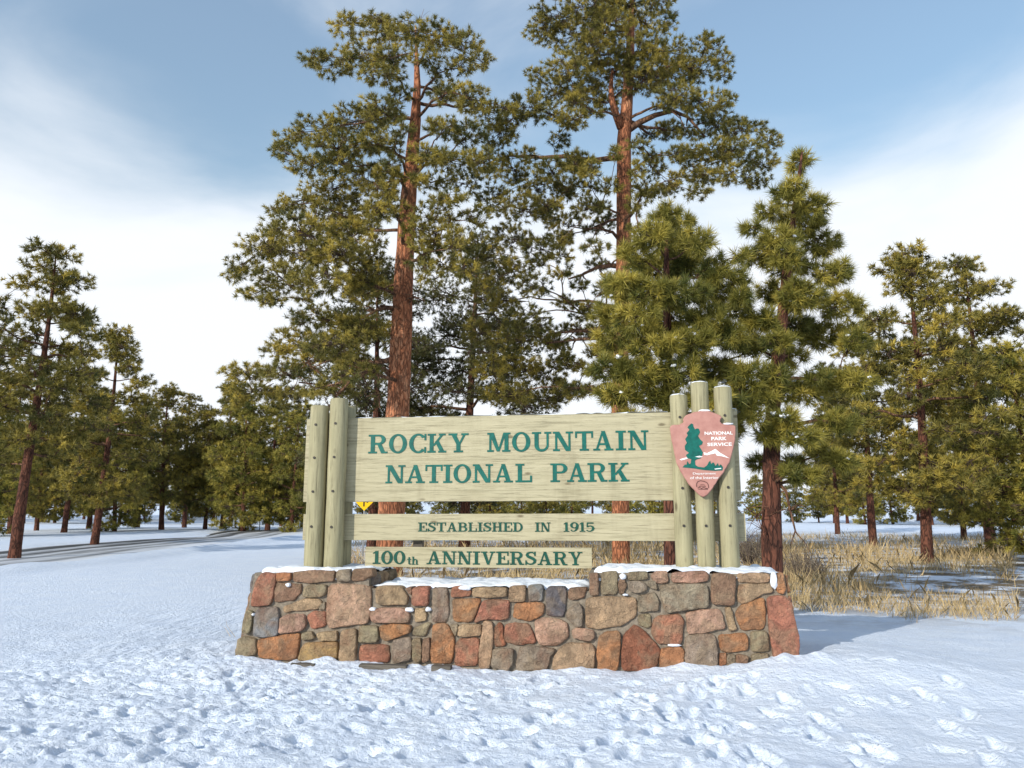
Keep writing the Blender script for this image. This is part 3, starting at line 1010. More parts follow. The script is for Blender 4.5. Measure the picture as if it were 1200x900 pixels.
def glyph(ch):
    t, h = T_, H_
    if ch == 'I': return 0.50, [stem(.25), foot(.02, .48), head(.02, .48)]
    if ch in 'RPB':
        g = [stem(.24), head(.02, .56), rect(.2, .46, .56, .46 + h)] + ring(.56, .73, .33, .27, t, h, -90, 90, 16)
        if ch == 'P': return 0.90, g + [foot(.02, .50)]
        if ch == 'B': return 0.95, [stem(.24), rect(.02, 1 - h, .56, 1), rect(.2, .47, .56, .47 + h), rect(.02, 0, .58, h)] + ring(.55, .735, .31, .265, t, h, -90, 90, 16) + ring(.58, .275, .35, .275, t, h, -90, 90, 16)
        return 1.02, g + [foot(.02, .46), [(.46, .5), (.68, .5), (.90, .0), (.68, .0)], rect(.70, 0, 1.0, SHF)]
    if ch == 'O': return 0.96, ring(.48, .5, .46, .52, t + .01, h)
    if ch == '0': return 0.80, ring(.40, .5, .38, .52, t, h)
    if ch == 'C':
        return 0.92, ring(.48, .5, .46, .52, t + .01, h, 42, 318, 26) + [rect(.78, .66, .87, 1.0), rect(.78, .0, .87, .30)]
    if ch == 'K':
        return 1.0, [stem(.24), foot(.02, .46), head(.02, .46), [(.28, .36), (.40, .36), (.88, .95), (.74, .95)], [(.42, .58), (.60, .66), (.94, .04), (.70, .04)], rect(.62, 1 - SHF, .98, 1), rect(.60, 0, 1.02, SHF)]
    if ch == 'Y':
        return 1.0, [[(.12, .98), (.36, .98), (.60, .42), (.40, .42)], [(.76, .98), (.88, .98), (.60, .42), (.50, .42)], rect(.5 - t / 2, 0, .5 + t / 2, .5), foot(.27, .73), head(.0, .44), rect(.64, 1 - SHF, 1.0, 1)]
    if ch == 'M':
        return 1.22, [stem(.18, t=h), stem(1.02), [(.10, 1), (.36, 1), (.68, .02), (.52, .02)], [(.86, 1), (1.0, 1), (.66, .02), (.56, .02)], foot(.02, .36), foot(.80, 1.22), head(.02, .34), head(.88, 1.22)]
    if ch == 'N':
        return 1.02, [stem(.18, t=h), stem(.84, t=h), [(.08, 1), (.34, 1), (.89, .0), (.66, .0)], foot(.02, .36), head(.02, .30), head(.66, 1.02)]
    if ch == 'U':
        return 0.98, [stem(.24, .3, 1), stem(.78, .3, 1, h), head(.02, .46), head(.62, .96)] + ring(.483, .32, .345, .34, t, h + .02, 180, 270, 10) + ring(.483, .32, .350, .34, h, h + .02, 270, 360, 10)
    if ch == 'T':
        return 0.94, [stem(.47), foot(.24, .70), rect(.02, 1 - h, .92, 1), rect(.02, .66, .11, 1), rect(.83, .66, .92, 1)]
    if ch == 'A':
        return 1.04, [[(.46, 1.0), (.55, 1.0), (.24, .02), (.12, .02)], [(.42, 1.0), (.62, 1.0), (.94, .02), (.70, .02)], rect(.25, .28, .75, .28 + h * .9), foot(.0, .36), foot(.58, 1.04)]
    if ch == 'V':
        return 1.02, [[(.10, .98), (.34, .98), (.62, .0), (.44, .0)], [(.78, .98), (.90, .98), (.58, .0), (.48, .0)], head(.0, .44), head(.64, 1.02)]
    if ch == 'L':
        return 0.88, [stem(.24), head(.02, .46), rect(.02, 0, .84, h), rect(.74, 0, .84, .36)]
    if ch == 'E':
        return 0.90, [stem(.24), rect(.02, 0, .84, h), rect(.02, 1 - h, .82, 1), rect(.2, .46, .58, .46 + h * .9), rect(.50, .36, .58, .66), rect(.75, 0, .84, .34), rect(.73, .68, .82, 1)]
    if ch == 'H':
        return 1.04, [stem(.24), stem(.80), foot(.02, .46), foot(.58, 1.02), head(.02, .46), head(.58, 1.02), rect(.2, .46, .84, .46 + h)]
    if ch == 'D':
        return 0.98, [stem(.24), rect(.02, 1 - h, .50, 1), rect(.02, 0, .50, h)] + ring(.48, .5, .46, .5, t, h, -90, 90, 20)
    if ch == 'S':
        P = [(.66, .74), (.62, .86), (.50, .945), (.36, .945), (.22, .88), (.18, .75), (.24, .64), (.40, .55), (.56, .46), (.66, .36), (.64, .20), (.52, .08), (.36, .055), (.22, .10), (.13, .24)]
        W = [.06, .09, .10, .11, .15, .19, .20, .21, .21, .20, .17, .12, .105, .10, .07]
        return 0.80, stroke(P, W) + [rect(.62, .68, .71, 1.0), rect(.07, .0, .16, .34)]
    if ch == '1': return 0.52, [stem(.28), foot(.04, .52), [(.05, .78), (.05, .86), (.22, 1.0), (.30, 1.0), (.22, .84)]]
    if ch == '9':
        return 0.80, ring(.39, .69, .34, .33, t * .95, h, 0, 360, 24) + stroke([(.64, .70), (.62, .42), (.52, .18), (.38, .06), (.20, .08), (.12, .20)], [.20, .19, .16, .11, .11, .14])
    if ch == '5':
        return 0.80, [rect(.14, 1 - h * 1.3, .66, 1), [(.12, .48), (.21, .48), (.23, 1.0), (.14, 1.0)]] + stroke([(.16, .50), (.28, .60), (.44, .62), (.58, .54), (.64, .36), (.58, .18), (.44, .06), (.28, .055), (.12, .16)], [.09, .10, .12, .17, .205, .17, .12, .105, .14])
    if ch == 't': return 0.52, [rect(.16, .10, .34, .92), rect(.02, .60, .48, .70)] + stroke([(.25, .14), (.32, .05), (.42, .05), (.50, .14)], [.18, .11, .09, .07])
    if ch == 'h': return 0.80, [stem(.19, 0, 1.0, .18), foot(.02, .37), head(.02, .26), foot(.47, .80), stem(.62, 0, .5, .18)] + ring(.42, .44, .29, .26, .18, .11, 0, 180, 14)
    return 0.5, []


def prism(polys, y0, y1, sx=1.0, sz=1.0, ox=0.0, oz=0.0):
    """Union of 2D polygons extruded from y1 (back) to y0 (front); 2D (x, y) become (x, z)."""
    verts, faces = [], []
    for P in polys:
        area = sum(P[i][0] * P[(i + 1) % len(P)][1] - P[(i + 1) % len(P)][0] * P[i][1] for i in range(len(P)))
        if area < 0: P = P[::-1]
        faces.append(list(range(len(verts), len(verts) + len(P))))
        verts += [Vector(p) for p in P]
    vo, eo, fo, _ov, _oe, of_ = delaunay_2d_cdt(verts, [], faces, 1, 1e-5)
    fo = [f for f, src in zip(fo, of_) if len(src)]          # counters of the letters stay open
    V2 = [(ox + v.x * sx, oz + v.y * sz) for v in vo]
    n = len(V2)
    V = [(x, y0, z) for x, z in V2] + [(x, y1, z) for x, z in V2]
    F, cnt = [], {}
    for f in fo:
        a = sum(V2[f[i]][0] * V2[f[(i + 1) % 3]][1] - V2[f[(i + 1) % 3]][0] * V2[f[i]][1] for i in range(len(f)))
        f = list(f) if a > 0 else list(f)[::-1]
        F.append(tuple(f))
        F.append(tuple(i + n for i in reversed(f)))
        for i in range(len(f)):
            e = (f[i], f[(i + 1) % len(f)])
            cnt[e] = cnt.get(e, 0) + 1
    for (a, b) in cnt:
        if (b, a) not in cnt: F.append((b, a, a + n, b + n))
    return V, F


def letters(items, py_base_l, py_top_l, yplane, mat, parent, depth=0.006):
    """items: (char, px0, px1). Baseline and cap line are level on the board."""
    xm = sum(i[1] + i[2] for i in items) / 2 / len(items)
    z0, z1 = loc(xm, py_base_l, yplane)[1], loc(xm, py_top_l, yplane)[1]
    for ch, a, b in items:
        w, polys = glyph(ch)
        xs_ = [p[0] for P in polys for p in P]
        g0, g1 = min(xs_), max(xs_)
        x0, x1 = loc(a, (py_base_l + py_top_l) / 2, yplane)[0], loc(b, (py_base_l + py_top_l) / 2, yplane)[0]
        s = (x1 - x0) / (g1 - g0)
        V, F = prism(polys, yplane - depth, yplane + 0.002, s, z1 - z0, x0 - g0 * s, z0)
        link('letter', mesh('letter', V, F, False), mat, parent)


def word(txt, px0, px1, gap=0.08):
    ws = [glyph(c)[0] for c in txt]
    tot = sum(ws) + gap * (len(txt) - 1)
    k = (px1 - px0) / tot
    out, x = [], px0
    for c, w in zip(txt, ws):
        out.append((c, x, x + w * k)); x += (w + gap) * k
    return out


l1 = [('R', 432, 454.5), ('O', 456, 477), ('C', 479.5, 499.5), ('K', 501, 523), ('Y', 525.5, 549), ('M', 571, 598), ('O', 600, 621.5), ('U', 623.5, 646), ('N', 648, 671.5), ('T', 674, 695), ('A', 695, 718.5), ('I', 721.5, 733.5), ('N', 736, 760)]
letters(l1, 529.3, 506.8, BF, GREEN, name_board)
l2 = [('N', 452, 475), ('A', 475, 498), ('T', 498.5, 518.5), ('I', 519.5, 530), ('O', 531.5, 552), ('N', 554, 577.5), ('A', 578, 601), ('L', 604, 623.5), ('P', 645, 665), ('A', 664.5, 687.5), ('R', 688.5, 711.5), ('K', 713, 737.5)]
letters(l2, 565.4, 543.8, BF, GREEN, name_board)
letters(word('ESTABLISHED', 490, 612.5) + word('IN', 627, 645) + word('1915', 660.5, 696.8), 623.0, 612.2, BF, GREEN2, est_board)
letters(word('100', 437, 475, 0.06) + word('ANNIVERSARY', 500, 682.5), 661.6, 646.2, AF, GREEN2, ann_board)
letters(word('th', 477.3, 490.2, 0.05), 661.6, 652.2, AF, GREEN2, ann_board)

# ------------------------------------------------------------------ arrowhead plaque
QF = BF - 2 * PR - 0.035                               # plaque front
plaque = empty('arrowhead_plaque', parent=sign)
plaque['label'] = 'dusty pink arrowhead shaped plaque with green tree and white mountain'
Z1 = (770, 440, 0.17771)


def pz(pts, y=None): return [loc(Z1[0] + a * Z1[2], Z1[1] + b * Z1[2], QF if y is None else y) for a, b in pts]


outl = [(240,242),(290,233),(330,233),(380,246),(420,264),(430,277),(413,298),(430,318),(470,325),(512,326),(521,337),(516,420),(501,500),(480,570),(440,640),(402,690),(370,742),(332,790),(305,803),(285,795),(250,760),(210,718),(160,640),(130,580),(110,490),(95,420),(85,345),(95,326),(150,322),(176,310),(170,285),(190,262)]


def plaque_body():
    P = pz(outl)
    if is_cw(P): P = P[::-1]
    P = resample(P, 90)
    P = [(x + 0.0035 * mnoise.noise(Vector((x * 30, z * 30, 1))), z + 0.0035 * mnoise.noise(Vector((x * 30, z * 30, 7)))) for x, z in P]
    n = len(P)
    cx, cz = sum(p[0] for p in P) / n, sum(p[1] for p in P) / n
    V, F = [], []
    for (ins, y) in [(0.012, QF + 0.045), (0, QF + 0.038), (0, QF + 0.010), (0.008, QF)]:
        for i, (x, z) in enumerate(P):
            a, b = P[i - 1], P[(i + 1) % n]
            tx, tz_ = b[0] - a[0], b[1] - a[1]
            l = math.hypot(tx, tz_) or 1
            V.append((x - tz_ / l * ins, y, z + tx / l * ins))
    for r_ in range(3):
        for k in range(n):
            k2 = (k + 1) % n
            F.append((r_ * n + k, (r_ + 1) * n + k, (r_ + 1) * n + k2, r_ * n + k2))
    F = [tuple(f) for f in F]
    front = [Vector((V[3 * n + k][0], V[3 * n + k][2])) for k in range(n)]
    vo, eo, fo, *_ = delaunay_2d_cdt(front, [], [list(range(n))], 1, 1e-7)
    if len(vo) == n:
        for f in fo:
            a = sum(vo[f[i]].x * vo[f[(i + 1) % 3]].y - vo[f[(i + 1) % 3]].x * vo[f[i]].y for i in range(3))
            f = list(f) if a > 0 else list(f)[::-1]
            F.append(tuple(3 * n + i for i in f)); F.append(tuple(reversed(f)))
    else:
        F.append(tuple(3 * n + k for k in range(n))); F.append(tuple(range(n - 1, -1, -1)))
    return mesh('plaque_board', V, F, False)


link('plaque_board', plaque_body(), PLAQUE, plaque)


def flat(name, pts, mat, d=0.004):
    V, F = prism([pz(pts)], QF - d, QF + 0.002)
    return link(name, mesh(name, V, F, False), mat, plaque)


tree_pts = [(225,316),(238,322),(240,338),(250,356),(262,349),(276,352),(283,375),(270,400),(284,422),(302,438),(296,455),(276,465),(291,488),(302,508),(296,530),(286,547),(262,553),(250,562),(252,590),(270,602),(310,607),(330,592),(340,572),(350,562),(356,585),(368,572),(376,578),(385,597),(400,578),(408,598),(420,585),(434,605),(430,626),(380,629),(310,624),(250,614),(168,606),(185,585),(192,592),(200,565),(212,585),(222,578),(225,552),(200,546),(190,525),(210,510),(185,492),(182,465),(196,445),(185,420),(202,395),(195,380),(213,358),(200,342),(210,330)]
flat('emblem_tree', tree_pts, GREEN)
flat('emblem_mountain', [(306,507),(330,512),(355,500),(385,484),(412,508),(440,524),(477,546),(425,532),(408,530),(394,528),(384,512),(374,516),(352,520),(330,526),(312,524)], WHITE, 0.003)
flat('emblem_mountain', [(148,553),(190,541),(222,543),(190,552),(160,560)], WHITE, 0.003)
flat('emblem_mountain', [(250,536),(280,530),(304,536),(276,541)], WHITE, 0.0055)
flat('emblem_mountain', [(378,615),(420,610),(424,615),(382,620)], WHITE, 0.0055)
bison = [(262,735),(260,715),(268,700),(285,694),(310,698),(330,708),(338,722),(340,742)]
Vb, Fb = prism(stroke(pz(bison), [0.008] * len(bison)) + stroke(pz([(268,742),(282,738),(292,746),(305,738),(320,744),(336,746)]), [0.008] * 6) + stroke(pz([(285,722),(300,718),(318,724)]), [0.004] * 3) + stroke(pz([(275,732),(290,730),(306,730),(322,734)]), [0.006] * 4) + stroke(pz([(272,750),(335,751)]), [0.006] * 2), QF - 0.003, QF + 0.002)
link('emblem_bison', mesh('emblem_bison', Vb, Fb, False), OUTLINE, plaque)


def small_text(txt, cx, cy, wpx, hpx, name='lettering', bold=0.0):
    cu = bpy.data.curves.new(name, 'FONT')
    cu.body = txt; cu.align_x = 'CENTER'; cu.align_y = 'CENTER'; cu.size = 1.0
    cu.extrude = 0.5; cu.offset = bold; cu.resolution_u = 4
    tmp = bpy.data.objects.new('tmp', cu); col.objects.link(tmp)
    dg = bpy.context.evaluated_depsgraph_get()
    me = bpy.data.meshes.new_from_object(tmp.evaluated_get(dg))
    bpy.data.objects.remove(tmp); bpy.data.curves.remove(cu)
    xs_ = [v.co.x for v in me.vertices]; ys_ = [v.co.y for v in me.vertices]
    (x0, z0), (x1, z1) = pz([(cx - wpx / 2, cy + hpx / 2), (cx + wpx / 2, cy - hpx / 2)])
    sx1, sz1 = (x1 - x0) / (max(xs_) - min(xs_)), (z1 - z0) / (max(ys_) - min(ys_))
    for v in me.vertices:
        a, b, c = v.co
        v.co = (x0 + (a - min(xs_)) * sx1, QF - 0.0015 - c * 0.004, z0 + (b - min(ys_)) * sz1)
    link(name, me, WHITE, plaque)


small_text('NATIONAL', 406, 380, 184, 24, bold=0.02)
small_text('PARK', 408, 416, 100, 24, bold=0.02)
small_text('SERVICE', 412, 454, 160, 24, bold=0.02)
small_text('Department', 312, 648, 150, 19)
small_text('of the Interior', 312, 674, 186, 19)
for (a, b, w) in [(312, 234, 40), (468, 322, 34)]:
    (x, z), = pz([(a, b)])
    clump('snow_clump', x, QF + 0.022, z + 0.006, w * 0.0016, 0.02, 0.012, a, plaque)

# ------------------------------------------------------------------ trees
def needles(C, Adir, size, k, tint, length=1.0, width=0.011, seed=0, droop=0.0):
    """k needles round each tuft centre C (n,3), brush axis Adir, size = needle length."""
    g = np.random.default_rng(seed)
    n = len(C)
    d = g.normal(size=(n, k, 3)); d /= np.linalg.norm(d, axis=2, keepdims=True)
    d = d + Adir[:, None, :] * 0.75
    d[:, :, 2] += 0.10 - droop
    d /= np.linalg.norm(d, axis=2, keepdims=True) + 1e-9
    off = g.uniform(-0.45, 0.10, (n, k, 1))
    base = C[:, None, :] + Adir[:, None, :] * off * size[:, None, None]
    ln = size[:, None, None] * g.uniform(0.75, 1.15, (n, k, 1)) * length
    tip = base + d * ln
    w = np.cross(d, g.normal(size=(n, k, 3)))
    w /= np.linalg.norm(w, axis=2, keepdims=True) + 1e-9
    w *= width * 0.5
    V = np.stack([base + w, tip, base - w], 2).reshape(-1, 3)
    F = np.arange(n * k * 3).reshape(-1, 3)
    t = np.repeat((tint[:, None] + g.normal(scale=0.10, size=(n, k))).ravel(), 3)
    return V, F, np.clip(t, 0, 1)


def curve_pts(a, b, sag, n, seed, wob):
    out = []
    L = (b - a).length
    for i in range(n + 1):
        t = i / n
        p = a.lerp(b, t)
        p.z += sag * L * math.sin(math.pi * t)
        q = Vector((t * 2.3 + seed, seed * 1.7, 0.3))
        env = math.sin(math.pi * min(1, t * 1.0)) if i < n else 0
        p += Vector((mnoise.noise(q), mnoise.noise(q + Vector((5, 3, 0))), mnoise.noise(q + Vector((2, 8, 0))))) * wob * L * env
        out.append(p)
    return out


def pine(name, trunk, clumps, label, group=None, needle=0.17, k=34, dens=1.0, mats=(None,), seed=0, tuft_w=0.020, twig_r=0.006, bare=(), rise=0.10, snow=0, hubn=6, pull=0.92, nsides=14, forks=(), sag=0.05, base_at=None):
    """trunk: [(Vector, radius)], clumps: [(Vector centre, (rx, ry, rz))] in world space."""
    r = random.Random(seed)
    g = np.random.default_rng(seed)
    BARK, NEED, LIMB = mats
    base = trunk[0][0].copy()
    root = empty(name, base, label=label, cat='tree', group=group)
    # trunk: finely subdivided for a gently uneven outline
    P, Rd = [], []
    for i in range(len(trunk) - 1):
        (a, ra), (b, rb) = trunk[i], trunk[i + 1]
        m = max(2, int((b - a).length / 0.45))
        for j in range(m):
            t = j / m
            P.append(a.lerp(b, t) - base); Rd.append(ra + (rb - ra) * t)
    P.append(trunk[-1][0] - base); Rd.append(trunk[-1][1])
    Rd = [q * (1 + 0.05 * mnoise.noise(Vector((i * 0.5, seed, 0)))) for i, q in enumerate(Rd)]
    P = [Vector((0, 0, -0.4))] + P; Rd = [Rd[0] * 1.25] + [Rd[0] * 1.12] + Rd[1:]
    V, F = tube(P, Rd, nsides, True, 0.10, seed)
    link('trunk', mesh('trunk', V, F), BARK, root)
    for fk in forks:
        V, F = tube([p - base for p, _ in fk], [q for _, q in fk], 8, True, 0.1, seed + 3)
        link('fork', mesh('fork', V, F), BARK, root)
    tp = [(p + base, q) for p, q in zip(P, Rd)]

    # limbs: every clump hangs on the trunk or on a clump nearer to it
    order = []
    for c, rad in clumps:
        best = min(((c - p).length, i) for i, (p, q) in enumerate(tp))
        order.append((best[0], c, rad))
    order.sort(key=lambda e: e[0])
    nodes = []                                          # (pos, dist along limb, limb id, radius)
    limbs = {}
    TV, TA, TS, TT = [], [], [], []
    twigs = []
    topz = tp[-1][0].z; botz = tp[0][0].z
    for dist, c, rad in order:
        cand = []
        for i, (p, q) in enumerate(tp):
            dz = c.z - p.z
            hz = math.hypot(c.x - p.x, c.y - p.y)
            want = rise * hz + 0.05
            cand.append(((c - p).length + 0.9 * abs(dz - want), 't', i))
        for i, nd in enumerate(nodes):
            v = c - nd['p']
            out_ = nd['p'] - nd['root']
            if out_.length < 1e-6 or v.dot(out_) <= 0: continue
            cand.append((v.length * 1.02 + 0.35 * nd['len'] + 0.3 * abs(v.z), 'n', i))
        cost, kind, i = min(cand, key=lambda e: e[0])
        if kind == 't':
            p, q = tp[i]
            a = p; lid = len(limbs); L0 = 0.0; rt = p
            ra = min(q * 0.45, 0.018 + 0.025 * (c - a).length)
            limbs[lid] = []
        else:
            nd = nodes[i]; a = nd['p']; lid = nd['lid']; L0 = nd['len']; rt = nd['root']; ra = nd['r'] * 0.9
        pts = curve_pts(a, c, sag * (1 if r.random() < 0.7 else -0.6), 7, r.uniform(0, 50), 0.10)
        re = max(0.010, ra * 0.5)
        rads = [ra + (re - ra) * t / 7 for t in range(8)]
        limbs[lid].append(tube([p - base for p in pts], rads, 6 if ra < 0.05 else 8, True, 0.08, lid))
        nodes.append(dict(p=c, len=L0 + (c - a).length, lid=lid, root=rt, r=re))
        # twigs and tufts through the clump
        vol = rad[0] * rad[1] + rad[0] * rad[2] + rad[1] * rad[2]
        nt = max(6, int(dens * vol * 72 / (needle / 0.17) ** 2))
        spine = (c - a).normalized() if (c - a).length > 1e-6 else Vector((1, 0, 0))
        bt = r.uniform(-0.14, 0.14)
        hubs = []
        for _ in range(max(2, nt // hubn)):
            u = Vector((r.gauss(0, 1), r.gauss(0, 1), r.gauss(0, 1))).normalized() * (r.random() ** 0.5) * 0.62
            hubs.append((c + Vector((u.x * rad[0], u.y * rad[1], u.z * rad[2])), r.gauss(0, 0.20)))
        for hb, _t in hubs:
            twigs.append((a.lerp(c, r.uniform(0.55, 1.0)), hb, twig_r * 2.0))
        for _ in range(nt):
            u = Vector((r.gauss(0, 1), r.gauss(0, 1), r.gauss(0, 1))).normalized() * (0.35 + 0.65 * r.random() ** 0.6)
            p = c + Vector((u.x * rad[0], u.y * rad[1], u.z * rad[2]))
            hb, ht = min(hubs, key=lambda h_: (h_[0] - p).length)
            p = hb + (p - hb) * pull
            ax = (p - hb)
            ax = (ax.normalized() * 0.8 + spine * 0.35 + Vector((0, 0, 0.25)))
            ax.normalize()
            TV.append(p - base); TA.append(ax); TS.append(needle * r.uniform(0.75, 1.15))
            TT.append(0.48 + bt + ht + r.gauss(0, 0.13))
            twigs.append((hb, p, twig_r))
    for lid, parts in limbs.items():
        V, F = join(parts)
        link('limb', mesh('limb', V, F), LIMB, root)
    for bp in bare:                                     # bare dead branches
        pts, ra = bp
        ra *= 0.7
        parts = [tube([p - base for p in pts], [ra * (1 - 0.75 * i / (len(pts) - 1)) for i in range(len(pts))], 6, True, 0.1, 1)]
        for _ in range(7):
            i = r.randrange(1, len(pts) - 1)
            e = pts[i] + Vector((r.uniform(-.4, .4), r.uniform(-.4, .4), r.uniform(-.35, .25)))
            parts.append(tube([q - base for q in curve_pts(pts[i], e, 0.1, 4, r.uniform(0, 9), 0.15)], [ra * .4, ra * .33, ra * .28, ra * .2, ra * .12], 5))
        V, F = join(parts)
        link('dead_limb', mesh('dead_limb', V, F), LIMB, root)
    V1, F1, t1 = needles(np.array(TV), np.array(TA), np.array(TS), k, np.array(TT), width=tuft_w, seed=seed)
    # twigs as thin three-sided prisms
    A_ = np.array([tuple(t[0] - base) for t in twigs]); B_ = np.array([tuple(t[1] - base) for t in twigs]); W_ = np.array([t[2] for t in twigs])
    d = B_ - A_; d /= np.linalg.norm(d, axis=1, keepdims=True) + 1e-9
    e1 = np.cross(d, np.tile([0.3, 0.2, 0.93], (len(d), 1))); e1 /= np.linalg.norm(e1, axis=1, keepdims=True) + 1e-9
    e2 = np.cross(d, e1)
    M_ = (A_ + B_) / 2 + np.array([0, 0, 1]) * np.linalg.norm(B_ - A_, axis=1, keepdims=True) * -0.08
    rows = []
    for q, (cpt, sc) in enumerate(((A_, 1.0), (M_, 0.8), (B_, 0.5))):
        for j in range(3):
            an = 2 * math.pi * j / 3
            rows.append(cpt + (e1 * math.cos(an) + e2 * math.sin(an)) * W_[:, None] * sc)
    V2 = np.stack(rows, 1)
    fl = []
    for q in range(2):
        for j in range(3):
            fl.append([q * 3 + j, q * 3 + (j + 1) % 3, q * 3 + 3 + (j + 1) % 3])
            fl.append([q * 3 + j, q * 3 + 3 + (j + 1) % 3, q * 3 + 3 + j])
    F2 = (np.array(fl)[None] + (np.arange(len(d)) * 9)[:, None, None]).reshape(-1, 3) + len(V1)
    V2 = V2.reshape(-1, 3)
    me = np_mesh('crown', np.concatenate([V1, V2]), np.concatenate([F1, F2]), False, {'tint': np.concatenate([t1, np.zeros(len(V2))])},
                 np.concatenate([np.zeros(len(F1)), np.ones(len(F2))]))
    link('crown', me, [NEED, TWIG], root)
    if snow:
        parts = []
        for _ in range(snow):
            i = r.randrange(len(TV))
            p = TV[i]
            if p.z < 0.5: continue
            s = r.uniform(0.014, 0.038)
            import bmesh
            bm = bmesh.new(); bmesh.ops.create_icosphere(bm, subdivisions=2, radius=1)
            for v in bm.verts:
                kk = 1 + 0.9 * mnoise.noise(v.co * 1.9 + Vector((p.x * 9, p.z * 9, 0)))
                v.co = p + Vector((v.co.x * s * 1.4 * kk, v.co.y * s * 1.3 * kk, v.co.z * s * 0.85 * kk + 0.02))
            bm.verts.index_update()
            parts.append(([v.co.copy() for v in bm.verts], [tuple(v.index for v in f.verts) for f in bm.faces]))
            bm.free()
        V, F = join(parts)
        o = link('snow_on_needles', mesh('snow_on_needles', V, F), SNOW, root)
        o['kind'] = 'stuff'
    return root


def photo_pine(name, depth, trunk_px, clump_px, label, deep=1.0, fat=1.0, fill=0.0, seed=1, **kw):
    """Trunk and foliage masses measured in the photograph, set at the tree's own distance; masses spread in depth round the trunk."""
    r = random.Random(seed)
    sc = lambda py: FPX / (depth * CP + 0.0)
    trunk = []
    for px, py, w in trunk_px:
        p = at_depth(px, py, depth)
        cd = (p - CAM).dot(Vector((0, CP, SP)))
        trunk.append((p, w / 2 * cd / FPX))
    b = trunk[0][0]
    b.z = tz(b.x, b.y) - 0.05
    cl = []
    for e in clump_px:
        px, py, rx, ry = e[:4]
        # masses far out to the side lie near the trunk's plane, masses before the trunk lie in front of or behind it
        tx = np.interp(-py, [-t[1] for t in trunk_px], [t[0] for t in trunk_px])
        off = abs(px - tx)
        rad_px = max(60, max(abs(q[0] - np.interp(-q[1], [-t[1] for t in trunk_px], [t[0] for t in trunk_px])) for q in clump_px if abs(q[1] - py) < 45))
        span = math.sqrt(max(0.0, rad_px ** 2 - off ** 2))
        s = e[4] if len(e) > 4 else r.choice((-1, -1, 1)) * r.uniform(0.25, 0.75)
        dy = s * span * depth / FPX * deep
        p = at_depth(px, py, depth + dy)
        cd = (p - CAM).dot(Vector((0, CP, SP))) / FPX
        cl.append((p, (rx * cd * fat, rx * cd * 0.9 * fat, ry * cd * fat)))
        if off > 40 and r.random() < fill:               # some foliage further in along the limb
            f = r.uniform(0.40, 0.72)
            py2 = py + r.uniform(-10, 10)
            q = at_depth(tx + (px - tx) * f, py2, depth + dy * f + r.uniform(-0.4, 0.4))
            cl.append((q, (rx * cd * .8, rx * cd * .75, ry * cd * .75)))
    return pine(name, trunk, cl, label, seed=seed, **kw)


T1 = [(456, 640, 32), (459, 590, 31), (464, 520, 28.5), (467, 470, 26.5), (470, 400, 24.5), (473, 330, 22), (477, 250, 19), (482, 190, 16), (487, 140, 12), (489, 100, 8.5), (488, 60, 4), (487, 30, 1.6)]
C1 = [(405,30,20,12),(440,38,24,15),(475,36,26,14),(512,42,24,16),(545,52,20,17),(564,72,15,12),(368,68,16,10),(390,76,24,12),(420,66,26,14),(455,68,22,12),(500,66,20,11),(540,80,18,9),(445,88,22,9),
 (522,108,22,13),(552,116,22,15),(575,132,18,16),(596,128,12,10),(445,128,24,13),(415,142,32,15),(375,152,30,13),(340,165,20,11),(330,176,15,9),(395,172,32,14),(435,165,22,13),(355,192,26,11),(395,192,24,11),
 (520,150,20,14),(548,158,24,14),(500,182,22,10),(530,188,26,11),(562,188,20,13),(490,212,12,10),(425,208,26,13),(390,222,34,14),(350,236,24,10),(325,244,16,7),(450,226,18,11),(410,246,32,14),(440,250,18,12),
 (390,262,34,16),(345,268,36,15),(310,288,30,15),(284,312,20,11),(274,322,14,9),(350,296,38,17),(395,296,32,16),(330,326,36,16),(376,330,32,17),(415,316,26,16),(300,344,22,9),(318,352,18,7),(440,282,16,11),(425,345,22,12),
 (486,268,16,15,-.5),(512,278,26,18),(538,288,20,18),(490,300,16,16,-.5),(503,322,16,14,-.6),(522,310,16,14),(545,315,16,12),
 (468,152,16,12,-.5),(505,214,18,10),(462,244,16,12,-.5),(455,196,18,12),(505,248,20,13),(528,232,18,11),(548,215,16,12),(470,108,16,10,-.4),(560,255,18,14),(470,205,12,9,-.5),(372,372,32,14),(352,400,34,14),(392,404,34,14),(424,384,26,14),(325,412,20,8),(418,424,22,13,.4),(400,440,20,10),
 (290,436,30,11),(330,436,28,12),(366,424,22,11),(296,460,30,10),(338,466,26,12),(275,470,16,8),(370,455,18,9)]
pine_mats = (BARK_ORANGE, NEEDLE, BARK_GREY)
dead1 = [([at_depth(462, 446, 21), at_depth(450, 432, 20.7), at_depth(438, 430, 20.4), at_depth(424, 440, 20.2), at_depth(410, 447, 20.1), at_depth(385, 452, 20.0), at_depth(350, 448, 19.9)], 0.10),
         ([at_depth(410, 447, 20.1), at_depth(396, 462, 20.0), at_depth(386, 476, 20.0), at_depth(380, 490, 20.0)], 0.055),
         ([at_depth(378, 440, 20), at_depth(360, 425, 20), at_depth(340, 428, 20.1)], 0.05),
         ([at_depth(464, 362, 21), at_depth(452, 360, 20.7), at_depth(440, 364, 20.4), at_depth(424, 374, 20.2)], 0.12),
         ([at_depth(445, 478, 20.6), at_depth(444, 462, 20.6), at_depth(441, 452, 20.6)], 0.035),
         ([at_depth(475, 351, 21), at_depth(486, 348, 20.7), at_depth(497, 353, 20.5)], 0.07),
         ([at_depth(490, 40, 21), at_depth(492, 25, 21), at_depth(497, 10, 21)], 0.02),
         ([at_depth(455, 30, 21), at_depth(442, 20, 21), at_depth(434, 14, 21)], 0.02)]
